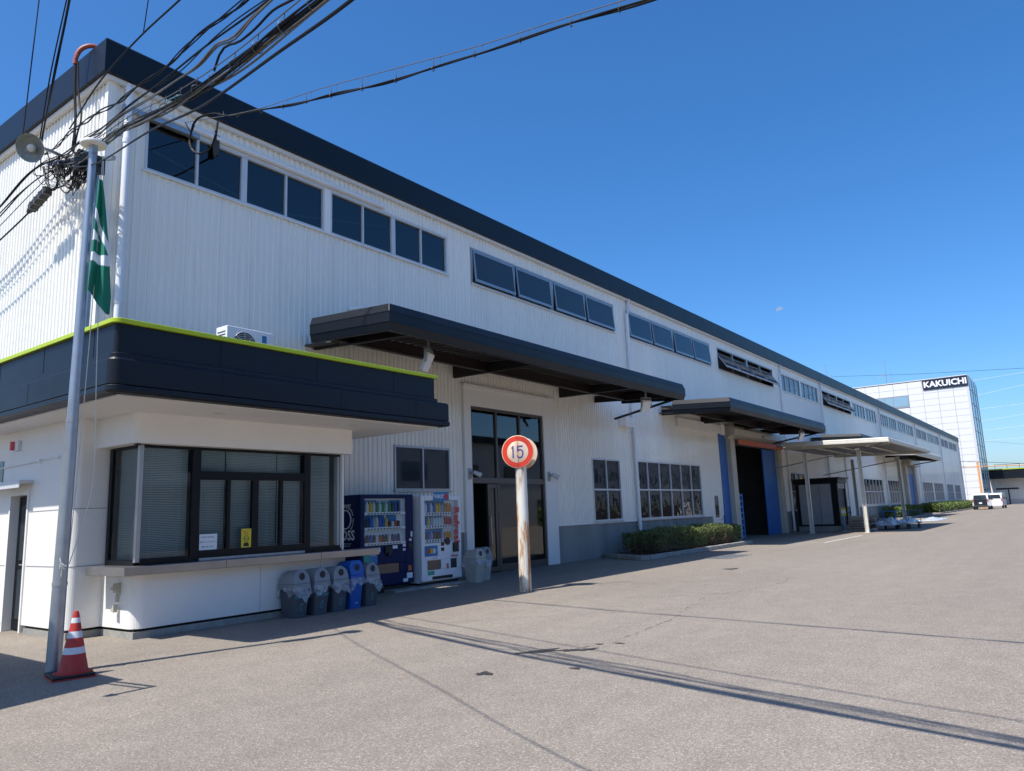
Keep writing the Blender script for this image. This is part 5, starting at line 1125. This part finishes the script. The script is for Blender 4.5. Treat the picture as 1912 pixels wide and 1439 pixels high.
ck = thing('orange_post', 'tall slim orange post standing beside the parked vans', 'post', (-10.0, 117, 0)); MB().box(-10.05,-9.85,116.9,117.1,0,6.05).build('post_shaft','orange_post',ck,bev=.02); MB().box(-10.08,-9.82,116.88,117.12,6.05,6.12).build('post_cap','orange_post',ck)

# ================================================================== TOWER AND FAR BUILDING
tw = thing('office_tower', 'white panelled office tower with KAKUICHI name board and blue glass side', 'building', (-12.1, 150, 0))
TX1, TX0, TY, TH = -12.15, -46, 150, 22.5; TD = 14
mb = MB(); mb.box(TX0, TX1-.35, TY+.06, TY+TD, 0, TH-.1); mb.build('core', 'tile_gap', tw)
mb = MB(); cw = 2.35; x = TX1-.35; rh = 1.13; k = 0
while x > TX0+1:
    z = .9; j = 0
    while z < TH-.3:
        zz = min(z+rh-.04, TH)
        if not (x <= TX1-.35+.1 and x > TX1-7.2 and z > 20.4) and not (17.8 < z < 20.0 and -29.3 < x-cw/2 < -21.8): mb.box(x-cw+.06, x, TY, TY+.07, z, zz)
        z += rh; j += 1
    x -= cw
mb.build('wall_panels', 'tile_white', tw)
MB().box(TX0, TX1-.33, TY-.03, TY+TD+.05, TH, TH+.12).build('roof_edge', 'tile_white', tw)
MB().box(TX1-7.25, TX1-.3, TY-.12, TY+.0, 20.62, TH-.02).build('name_board', 'sign_navy', tw)
text('KAKUICHI', 1.42, (TX1-3.78, TY-.14, 21.52), FY, 'print_white', parent=tw, depth=.02, bold=.05, sx=1.02, spacing=1.0)
mb = MB(); mb.box(-29.0,-21.9,TY-.05,TY+.03,17.9,20.08); for_ = mb
for_.build('window_band', 'alu', tw)
mb = MB()
for a, b in ((-29,-25.9),(-25.7,-24.5),(-24.3,-22.05)): mb.box(a, b, TY-.06, TY-.04, 18.2, 19.9)
mb.build('pane', 'glass_pale', tw)
# glass side facing +X
mb = MB(); xs_ = TX1-.3
mb.box(xs_-.3, xs_, TY+.05, TY+TD, .9, TH-.15); gs = mb.build('glass_side', 'glass_tower', tw)
mb = MB()
for k in range(9): z = .9+2.4*k; mb.box(xs_, xs_+.06, TY+.05, TY+TD, z, z+.1)
for y in (TY+.05, TY+1.2, TY+6.0, TY+10, TY+TD-.1): mb.box(xs_, xs_+.07, y, y+.1, .9, TH-.1)
mb.build('mullion', 'galv', gs)
mb = MB(); mb.box(xs_-.35, xs_+.05, TY-.02, TY+.05, 0, TH); mb.build('corner_trim', 'alu_white', tw)
mb = MB()
mb.cyl((-25.8,TY+4,TH),(-25.8,TY+4,TH+5.4),.09,.03,8); mb.cyl((-25.2,TY+6,TH),(-25.2,TY+6,TH+3.4),.05,.03,8); mb.cyl((-27.2,TY+4,TH+2.2),(-25.8,TY+4,TH+2.4),.05,n=6); mb.build('antenna_mast','alu',tw)
fb = thing('far_factory', 'low white factory with dark lime edged fascia beyond the tower', 'building', (0, 176, 0))
mb = MB(); ribs(mb, -16, 40, 1.0, 6.3, 'x', 176, -1) if False else mb.box(-30, 40, 176, 190, .9, 6.0); mb.build('wall', 'white_panel', fb)
mb = MB(); x = -30
while x < 40: mb.box(x, x+.3, 175.9, 176, 1.0, 5.2); x += .6
mb.build('wall_ribs', 'white_panel', fb)
MB().box(-30, 40, 175.95, 176.4, 0, .95).build('plinth', 'pale_wall', fb)
MB().box(-13.3, 42, 172.2, 176, 4.9, 6.55).build('fascia', 'fascia', fb)
MB().box(-13.4, 42, 172.1, 176.1, 6.56, 6.75).build('lime_edge', 'lime', fb)
mb = MB(); 
for k in range(26): x = -12+2*k; mb.tube([(x,174,6.7),(x,174,7.7)], .04, 5)
mb.tube([(-12,174,7.6),(40,174,7.6)], .04, 5); mb.build('roof_rail', 'dark_steel', fb)
mb = MB(); mb.box(-11.9,-8.4,168,170.5,2.75,3.05); mb.box(-10.2,-10.0,170.2,170.4,0,2.75); mb.build('entrance_canopy','black_frame',fb)
MB().box(-60, 60, 171, 175.9, .0, .03).build('far_pavement', 'kerb', kind='structure')

# building across the yard (seen only in the window reflections)
ob = thing('opposite_building', 'grey workshop across the yard with a dark roof line and small windows', 'building', (30, 20, 0))
mb = MB(); mb.box(30, 40, -10, 330, 0, 10.2); mb.build('wall', 'pale_wall', ob); mb = MB(); mb.box(29.4, 40.5, -10.5, 330.5, 10.2, 11); mb.build('roof', 'fascia', ob)
for k in range(30):
    mb = MB(); mb.box(29.93, 30.05, -6+9*k, -2+9*k, 5.6, 7.6); mb.build('window', 'glass_dark', ob)
for k in range(16):
    mb = MB(); mb.box(29.93, 30.05, 2+16*k, 6.5+16*k, 0, 3.4); mb.build('door', 'glass_dark', ob)
mb = MB(); mb.box(27.5, 30, 10, 40, 4.4, 4.7); mb.build('canopy', 'alu_white', ob)

hedge('long dark hedge across the yard in front of the grey workshop', 25.5, 27, 78, 240, 0, 2.0, 4500, 9, ls=.4, brown=.3)
van('white van parked across the yard by the grey workshop', 22, 112, 0, rear_dark=False, group=None)

# small roof out of view on the left whose shadow falls by the cone, with its swan-neck lamp
sh_ = thing('gate_shelter', 'flat steel roofed gate shelter just left of the view', 'shelter', (-11, 0, 0))
mb = MB(); mb.poly([(-8.85,2.42,3.1),(-8.5,.8,3.1),(-8.5,-2.5,3.1),(-17,-2.5,3.1),(-17,2.6,3.1)], (0,0,.18)); mb.build('roof','deck',sh_)
mb = MB()
for x, y in ((-9.3,1.6),(-9.3,-2),(-16.5,1.9),(-16.5,-2)): mb.box(x-.06,x+.06,y-.06,y+.06,0,3.1)
mb.build('post','galv',sh_)
mb = MB(); mb.tube([(-8.9,2.35,3.2),(-8.18,2.44,3.2)], .022, 8); mb.tube([(-8.95,2.25,3.2),(-8.2,2.34,3.2)], .018, 8); mb.tube([(-8.18,2.45,3.2),(-8.18,2.05,3.2)], .03, 8); mb.cyl((-8.18,2.08,3.15),(-8.18,2.0,3.12), .075, .04, 12); mb.build('lamp_arm','alu',sh_)

def far(q, k=1.11):
    if isinstance(q, MB): q.v = [(x*k, y*k, CAMH+(z-CAMH)*k) for x, y, z in q.v]; return q
    return (q[0]*k, q[1]*k, CAMH+(q[2]-CAMH)*k)
# ================================================================== UTILITY POLE AND CABLES
UPB = (-11.948, 4.1); UPT = (-11.857, 7.259)
up_ = thing('utility_pole', 'slim steel utility pole behind the booth fascia carrying a tangle of cables', 'utility pole', (-12.6, 5.15, 4.1))
mb = MB(); mb.cyl((UPB[0],5.15,3.8),(UPT[0],5.15,UPT[1]), .05, .045, 16); far(mb).build('shaft','galv',up_,smooth=True)
mb = MB(); mb.bar((-13.6,5.1,7.92),(-11.2,5.1,7.24), .06, .06); far(mb).build('crossarm','galv',up_)
mb = MB(); mb.poly([(-12.0,4.85,7.52),(-11.45,4.85,7.32),(-11.45,4.85,7.02),(-12.0,4.85,7.22)], (0,.25,0)); jb = far(mb).build('junction_box','grey_base',up_,bev=.02)
mb = MB(); mb.cyl((-11.6,4.83,7.32),(-11.6,4.75,7.32),.07,n=14); mb.cyl((-11.6,4.83,7.13),(-11.6,4.75,7.13),.07,n=14); far(mb).build('cable_gland','cable',jb,smooth=True)
lm = thing('street_lamp', 'dish-shaped street lamp on the cable pole above the left corner', 'street lamp', (-13.1, 4.7, 7.7))
la = Vector((-12.66,4.5,7.66)); ln = Vector((.55,-.72,-.42)).normalized(); lq = ln.to_track_quat('Z','Y').to_matrix().to_4x4(); LT = Matrix.Translation(la) @ lq
def ltr(mb): mb.v = [tuple(LT @ Vector(p)) for p in mb.v]; return far(mb, 1.08)
ltr(MB().lathe([(.06,-.13),(.068,-.08),(.125,-.05),(.205,.025),(.225,.065),(.217,.065),(.19,.022),(.12,-.04),(.04,-.05)], n=32)).build('lamp_shade','lamp_shade',lm,smooth=True,recalc=False)
ltr(MB().lathe([(.025,-.05),(.05,-.02),(.068,.02),(.056,.055),(.016,.07)], n=20)).build('bulb','lamp_bulb',lm,smooth=True)
mb = MB(); mb.tube([la-ln*.15, la-ln*.26+Vector((.1,0,-.02)), (-12.8,5.1,7.75)], .028, 10, smooth=1); far(mb, 1.09).build('arm','alu',lm,smooth=True)

CB = {
'bundle' : [far((-13.0,5.05,7.7),1.1),far((-12.12, 4.92, 7.42),1.08), far((-10.63, 4.66, 7.1),1.04), (-9.39, 4.44, 6.84), (-7.63, 4.13, 6.37), (-6.17, 3.87, 6.05), (-5.15, 3.69, 5.9), (-4.44, 3.57, 5.81), (5.34, 1.92, 4.9), (16,.2,6.5)],
'e' : [far((-14.31, 5.31, 8.39),1.04), far((-11.92, 4.89, 7.96),1.02), (-9.24, 4.41, 7.27), (-7.69, 4.14, 6.98), (-5.9, 3.82, 6.66), (3.79, 2.09, 5.4),(16,0,7)],
'f' : [far((-13.24, 5.12, 7.91),1.07), (-10.68, 4.67, 7.4), (-9.0, 4.37, 7.04), (-7.67, 4.14, 6.78), (-6.46, 3.92, 6.57), (-5.46, 3.75, 6.4), (4.26, 2.1, 5.3),(16,0,7)],
'g' : [far((-12.6,5.0,7.75),1.1),far((-11.53, 4.82, 7.53),1.06), (-9.9, 4.53, 7.16), (-8.67, 4.31, 6.86), (-7.83, 4.17, 6.71), (-7.02, 4.02, 6.55), (-6.53, 3.93, 6.53), (-6.06, 3.85, 6.37), (-5.65, 3.78, 6.34), (-5.24, 3.71, 6.27), (4.48, 2.05, 5.2),(16,0,6.8)],
'h' : [(-6.57, 3.94, 6.23), (-6.45, 3.92, 6.35), (-5.93, 3.83, 6.24), (-5.64, 3.78, 6.2), (-5.26, 3.71, 6.18), (-4.9, 3.65, 6.08), (4.61, 2.06, 5.0),(16,0,6.6)],
'd' : [far((-12.62, 5.01, 8.19),1.08), (-10.57, 4.65, 8.2), (-8.98, 4.37, 7.97), (-7.68, 4.14, 7.7), (1.97, 2.43, 6.3),(16,-.1,7.5)],
'dd' : [(-8.98, 4.37, 7.97), (-8.83, 4.34, 8.37), (-6.73, 3.92, 13.97)],
'bb' : [far((-14.53, 5.0, 8.74),1.09), (-14.41, 5.0, 10.05), (-14.28, 5.0, 11.36), (-13.5, 5.0, 19)],
'aa' : [far((-13.68, 5.0, 8.35),1.09), (-13.34, 5.0, 9.61), (-12.98, 5.0, 10.74), (-10.4, 5.0, 18.9)],
'a2' : [far((-13.77, 5.0, 8.38),1.09), (-13.48, 5.0, 9.67), (-13.07, 5.0, 10.79), (-10.2, 5.0, 18.9)],
'i' : [far((-12.6,5.0,7.5),1.09),(-8.41, 3.7, 5.75), (-5.5, 2.81, 4.74), (-3.94, 2.33, 4.15), (-2.74, 1.97, 3.79), (-1.98, 1.74, 3.56), (3.5, 0.1, 3.4), (16,-3.5,6)],
'long' : [(-12.28, 6.95, 8.77), (-12.19, 6.94, 8.93), (-11.66, 6.92, 8.93), (-10.94, 6.89, 8.63), (-10.11, 6.86, 8.38), (-8.38, 6.79, 7.93), (-6.61, 6.72, 7.5), (-5.17, 6.66, 7.24), (-3.97, 6.61, 7.02), (-2.86, 6.57, 6.8), (8.9, 6.15, 5.4),(17,5.9,6.5)],
'mess' : [(-12.53, 6.96, 9.1), (-10.11, 6.86, 8.42), (-8.38, 6.79, 8.08), (-6.61, 6.72, 7.67), (-5.17, 6.66, 7.34), (-3.96, 6.61, 7.11), (-3.17, 6.58, 6.95), (8.58, 6.13, 5.6),(17,5.9,6.7)],
}
def dense(pts, n=10):
    """smooth curve through pts, tangents by chord length so that long spans do not overshoot"""
    P_ = [Vector(p) for p in pts]; m = len(P_); T = []
    for i in range(m):
        if i == 0: T.append((P_[1]-P_[0]).normalized())
        elif i == m-1: T.append((P_[-1]-P_[-2]).normalized())
        else:
            a = P_[i]-P_[i-1]; b = P_[i+1]-P_[i]; la_, lb_ = a.length, b.length
            T.append((a/la_*lb_+b/lb_*la_)/(la_+lb_))
    out = []
    for i in range(m-1):
        L_ = (P_[i+1]-P_[i]).length; k_ = max(4, min(60, int(L_*n/1.2)))
        for k in range(k_):
            t = k/k_; h1 = 2*t**3-3*t*t+1; h2 = t**3-2*t*t+t; h3 = -2*t**3+3*t*t; h4 = t**3-t*t
            out.append(P_[i]*h1+T[i]*(L_*h2)+P_[i+1]*h3+T[i+1]*(L_*h4))
    return out+[P_[-1]]
def strands(path, n, spread, r, mb, seed, turns=1.2, n0=6):
    rnd = random.Random(seed); acc = 0
    for s_ in range(n):
        ph = rnd.uniform(0, 6.28); rr = spread*rnd.uniform(.25, 1); tw_ = turns*rnd.uniform(.5, 1.4); dist = 0; pts = []; wob = rnd.uniform(0, 6)
        for i, p in enumerate(path):
            if i: dist += (p-path[i-1]).length
            d = (path[min(i+1, len(path)-1)]-path[max(i-1, 0)]).normalized(); a = d.cross(Vector((0,0,1)))
            a = a.normalized() if a.length > 1e-3 else Vector((1,0,0)); b = a.cross(d); q_ = ph+dist*tw_
            pts.append(p+a*(rr*math.cos(q_))+b*(rr*math.sin(q_)+.3*spread*math.sin(dist*2.3+wob)))
        mb.tube(pts, r*rnd.uniform(.7, 1.15), n0)
def cable(key, name, label, n=1, spread=.0, r=.012, m_='cable', turns=1.2, group='overhead cables', npt=10):
    t = MB(); path = dense(CB[key], npt)
    if n == 1: t.tube(path, r, 8)
    else: strands(path, n, spread, r, t, hash(label) % 97 if False else len(label), turns)
    return t.build(name, m_, label=label, cat='cable', group=group, smooth=True)
bu = thing('cable_bundle', 'thick black bundle of many overhead cables crossing the upper left corner', 'cable', (-12.6, 5, 7.6), group='overhead cables')
path = dense(CB['bundle'], 12); mb = MB(); strands(path, 10, .042, .010, mb, 4, 1.1); mb.build('black_strands','cable',bu,smooth=True)
mb = MB(); strands([p+Vector((0,0,-.03)) for p in path], 4, .045, .012, mb, 9, 1.3); mb.build('grey_strands','cable_grey',bu,smooth=True)
mb = MB(); strands([p+Vector((0,0,.14)) for p in path], 1, .005, .006, mb, 2, 1.3)
acc = 0
for i in range(1, len(path)-1):
    acc += (path[i]-path[i-1]).length
    if acc > .42:
        acc = 0; p = path[i]; d = (path[i+1]-path[i-1]).normalized(); a = d.cross(Vector((0,0,1))).normalized(); b = a.cross(d)
        mb.tube([p+a*(.055*math.cos(t_*math.pi/6))+b*(.055*math.sin(t_*math.pi/6)+.01) for t_ in range(13)], .0045, 5); mb.tube([p+Vector((0,0,.09)), p+Vector((.02,0,.16))], .005, 5)
mb.build('hanger_rings','cable_grey',bu,smooth=True)
mb = MB()
for i in (20, 64): mb = MB(); strands([p+Vector((0,0,.06)) for p in path[i:i+7]], 2, .03, .008, mb, i, 3); mb.build('blue_tie','cable_blue',bu,smooth=True)
cable('e','overhead_cable','three twisted black cables running up from the lamp to the top edge',3,.03,.010,turns=2.2)
cable('f','overhead_cable','pair of thin dark cables just above the pale twisted pair',2,.025,.010,turns=2)
cable('g','overhead_cable','pale grey twisted pair of cables above the thick bundle',2,.035,.010,'cable_grey',turns=2.0)
cable('h','overhead_cable','short sagging black cable dropping onto the thick bundle',1,0,.012)
cable('d','overhead_cable','single thin cable crossing the corner of the black roof edge',1,0,.012)
cable('dd','overhead_cable','thin wire rising from the single cable above the roof corner',1,0,.007)
cable('bb','overhead_cable','thin cable rising at the far left above the lamp',1,0,.011)
cable('aa','overhead_cable','smooth cable rising steeply from the pole beside a wavy one',2,.02,.014,turns=.5)
cable('a2','overhead_cable','wavy wrapped cable rising steeply from the pole',1,0,.012,turns=6)
cable('i','overhead_cable','thick plain black cable below the bundle',1,0,.008)
lc = thing('service_cable', 'long slack service cable hung from a wire across the sky to the wall loop', 'cable', (-12.2, 6.95, 8.9), group='overhead cables')
pl = dense(CB['long'], 10); mb = MB(); strands(pl, 3, .022, .013, mb, 3, 2.4)
loopp = [(-12.2,6.95,8.93),(-12.33,6.95,8.73),(-12.22,6.94,8.45),(-11.85,6.93,8.22),(-11.55,6.92,8.27),(-11.42,6.91,8.45),(-11.5,7.0,8.75)]
strands(dense(loopp, 8), 2, .018, .014, mb, 5, 3); mb.build('cable_strands','cable',lc,smooth=True)
mb = MB(); pm = dense(CB['mess'], 10); mb.tube(pm, .006, 6)
n_ = 0; acc = .2
for i in range(1, len(pl)-1):
    acc += (pl[i]-pl[i-1]).length
    if acc > .62 and pl[i].x > -11.3:
        acc = 0; p = pl[i]; q_ = min(pm, key=lambda v: (v.x-p.x)**2); zt_ = q_.z+(p.x-q_.x)*-.2
        mb.tube([(p.x,p.y,zt_),(p.x+.01,p.y,p.z+.03),(p.x,p.y-.035,p.z-.01),(p.x,p.y,p.z-.045),(p.x,p.y+.03,p.z)], .006, 5); mb.tube([(p.x+.13,p.y,zt_-.02),(p.x+.12,p.y,p.z)], .0035, 5)
mb.build('messenger_wire','cable_grey',lc,smooth=True)
ar = thing('cable_bracket', 'grey steel cable bracket bar fixed under the roof edge near the corner', 'bracket', (-13.3, 6.9, 9.45)); mb = MB(); mb.box(XW+.08, XW+.16, 6.2, 7.75, 9.36, 9.46); mb.box(XW+.04,XW+.08,6.3,6.36,9.36,9.46); mb.box(XW+.04,XW+.08,7.5,7.56,9.36,9.46); mb.build('bar','galv',ar,bev=.005)
mb = MB(); mb.tube([(XW+.12,7.6,9.4),(-12.53,6.96,9.1)], .01, 6); mb.build('stay_wire','cable',ar)
mb = MB(); mb.box(XW+.03,XW+.13,8.1,8.2,9.3,9.62); mb.cyl((XW+.08,8.15,9.18),(XW+.08,8.15,9.32),.06,n=14); mb.tube([(XW+.08,8.15,9.2),(-12.6,7.6,8.7),(-11.5,7.0,8.75)], .02, 8, smooth=2); mb.build('conduit_entry','grey_base',ar,smooth=True)
pc = thing('red_conduit', 'bent red plastic conduit over the roof edge with two black drop cables', 'conduit', (-13.6, 5.7, 10.3))
mb = MB(); mb.tube([(-13.85,6.0,10.64),(-13.88,5.82,10.70),(-13.98,5.66,10.60),(-14.04,5.6,10.42),(-14.05,5.6,10.26)], .042, 14, smooth=2); mb.build('pipe','red_pipe',pc,smooth=True)
mb = MB(); mb.tube([(-14.04,5.6,10.3),(-13.98,5.6,9.6),(-13.85,5.6,9.0),(-13.8,5.55,8.4)], .024, 8, smooth=2); mb.tube([(-13.93,5.6,10.25),(-13.82,5.6,9.5),(-13.6,5.6,9.0),(-13.65,5.55,8.7),(-13.75,5.55,8.35)], .016, 8, smooth=2); mb.build('drop_cables','cable',pc,smooth=True)
# tangle at the pole head
tg = thing('cable_tangle', 'tangled knot of black cables and loops at the head of the pole', 'cable', (-12.9, 5.0, 7.6)); rnd = random.Random(21); mb = MB()
for k in range(38):
    c = Vector((rnd.uniform(-13.5,-11.9), 5.0+rnd.uniform(-.1,.1), 0)); c.z = 7.78-.27*(c.x+13.5)+rnd.gauss(0,.07)
    r1_ = rnd.uniform(.08,.30); a0 = rnd.uniform(0,6.28); sp = rnd.uniform(2.2,6.0); sx_ = rnd.uniform(.6,1.5)
    mb.tube([(c.x+sx_*r1_*math.cos(a0+sp*t/11), c.y+.09*math.sin(a0*3+t*.5), c.z+r1_*.6*math.sin(a0+sp*t/11)) for t in range(12)], rnd.choice([.004,.006,.009]), 5)
for k in range(16):
    x0_ = rnd.uniform(-13.6,-12.2); z0_ = 7.8-.27*(x0_+13.5); x1_ = x0_+rnd.uniform(.4,1.1); z1_ = 7.8-.27*(x1_+13.5); s_ = rnd.uniform(.1,.5)
    mb.tube([(x0_,5,z0_),(x0_*.7+x1_*.3,4.97,z0_-s_),(x0_*.3+x1_*.7,5.03,z1_-s_),(x1_,5,z1_)], rnd.choice([.006,.009,.012]), 6, smooth=2)
far(mb).build('loops','cable',tg,smooth=True)
mb = MB()
for k in range(10):
    x0_ = rnd.uniform(-12.2,-11.7); z0_ = 7.2+rnd.uniform(-.1,.1); mb.tube([(x0_,4.95,z0_),(x0_+rnd.uniform(-.1,.2),4.9,z0_-rnd.uniform(.2,.45)),(x0_+rnd.uniform(.1,.4),4.95,z0_-rnd.uniform(-.05,.2))], rnd.choice([.006,.008,.011]), 6, smooth=2)
far(mb).build('hanging_loops','cable',tg,smooth=True)
# cables leaving to the lower left
lab = ['upper black cable leaving the pole to the lower left','second black cable leaving the pole to the left edge','lowest sagging cable leaving the pole through the splice closure','thin grey wire leaving the pole to the left edge']
for k, pts in enumerate(([(-12.9,5.0,7.75),(-13.67,5.0,7.86),(-15.35,5.0,7.57),(-19,5,7.1)], [(-12.6,5,7.5),(-13.4,5,7.62),(-14.42,5,7.60),(-15.33,5,7.45),(-19,5,6.9)], [(-12.09,5,7.31),(-12.7,5,7.2),(-13.22,5,7.28),(-13.83,5,7.14),(-15.22,5,6.91),(-19,5,6.5)], [(-12.6,5,7.6),(-13.6,5,7.5),(-15.3,5,7.2),(-19,5,6.8)])):
    pts = [far(q_, 1.13-.05*i_/(len(pts)-1)) for i_, q_ in enumerate(pts)]; mb = MB(); P_ = dense(pts, 8)
    if k < 2: strands(P_, 2, .03, .016, mb, k+3, 1)
    else: mb.tube(P_, .016 if k == 2 else .008, 8)
    mb.build('overhead_cable', 'cable', label=lab[k], cat='cable', group='overhead cables', smooth=True)
sc_ = thing('splice_closure', 'black ribbed splice closure hanging on the lowest left cable', 'splice closure', (-13.5, 5, 7.2)); mb = MB(); mb.bar((-13.85,4.98,7.12),(-13.2,4.98,7.28), .13, .13); mb.cyl((-13.98,4.98,7.09),(-13.85,4.98,7.12),.03,.06,10); sb_ = far(mb, 1.105).build('casing','rubber',sc_,bev=.02)
mb = MB()
for k in range(4): x = -13.78+.17*k; mb.bar((x,4.98,7.138+.042*k),(x+.03,4.98,7.145+.042*k), .138, .138)
far(mb, 1.105).build('strap','cable_grey',sb_)

# far power lines and masts
def pw(pts, r, m_, label, g='far power lines'):
    mb = MB(); mb.tube(pts, r, 5); return mb.build('power_line', m_, label=label, cat='power line', group=g)
names = ['topmost','second','third','fourth','fifth','sixth','seventh']
def rayp(x, y, Y):
    d = _r2*(x-956)/F_PX-_u2*(y-719.5)/F_PX+_f; t = Y/d.y; return Vector((0,0,CAMH))+d*t
FAR = [(1842,706,1912,695),(1836,735,1912,718),(1840,762,1912,753),(1838,785,1912,773),(1842,803,1912,794),(1845,822,1912,817),(1700,812,1912,829)]
for k, (a, b, c, d) in enumerate(FAR):
    p, q_ = rayp(a, b, 260), rayp(c, d, 260); e = q_-p; pw([p-e*1.2, p, q_, q_+e*6], .03, 'pipe_white' if k < 6 else 'cable_grey', names[k]+' thin far power line in the sky right of the tower')
p, q_ = rayp(1556,703,120), rayp(1912,687,100); pw([p, (p+q_)/2+Vector((0,0,-.15)), q_, q_+(q_-p)*1.0], .02, 'cable', 'long dark wire from the roof mast to the right edge', 'wires over the roof')
p, q_ = rayp(1795,861,133), rayp(1912,865,133); pw([p, q_, q_+(q_-p)*3], .03, 'cable', 'dark wire leaving the far end of the warehouse', 'wires over the roof')
p, q_ = rayp(1795,872,133), rayp(1912,868,133); pw([p, q_, q_+(q_-p)*3], .06, 'orange_post', 'orange marked wire at the far end of the warehouse', 'wires over the roof')
rm = thing('roof_mast', 'thin mast standing on the warehouse roof', 'mast', (-15, 75, 10.4)); a = rayp(1541,680,75); b = rayp(1545,712,75); MB().cyl((a.x,75,10.4),(a.x,75,a.z),.05,.02,8).build('mast_tube','tube_steel',rm); c = rayp(1553,700,75); MB().cyl((c.x,75,10.4),(c.x,75,c.z),.04,.03,8).build('wire_post','tube_steel',rm)

# the daytime moon: a glowing half disc stands for its sunlit half
mm = bpy.data.materials.new('moon'); mm.use_nodes = True; n_ = mm.node_tree; bs = n_.nodes['Principled BSDF']; bs.inputs['Base Color'].default_value = (0,0,0,1); bs.inputs['Emission Color'].default_value = (.33,.52,.86,1); bs.inputs['Emission Strength'].default_value = 0.62; MT['moon'] = mm
ctr = rayp(1456,579,900); n = 24; pts = []
D_ = (ctr-Vector((0,0,CAMH))).normalized(); ra = D_.cross(Vector((0,0,1))).normalized(); ua = ra.cross(D_); R_ = ctr.length*6.4/F_PX/1.03; tilt = R(12)
for i in range(n+1): t = math.pi*i/n; pts.append((R_*math.cos(t), R_*math.sin(t)))
for i in range(1, n): t = math.pi*(1-i/n); pts.append((R_*math.cos(t), -R_*.05*math.sin(t)))
P3 = [ctr+ra*(x*math.cos(tilt)-y*math.sin(tilt))+ua*(x*math.sin(tilt)+y*math.cos(tilt)) for x, y in pts]
mb = MB(); mb.poly(P3, D_*1.0); mb.build('moon', 'moon', label='pale half moon in the clear blue daytime sky', cat='moon')
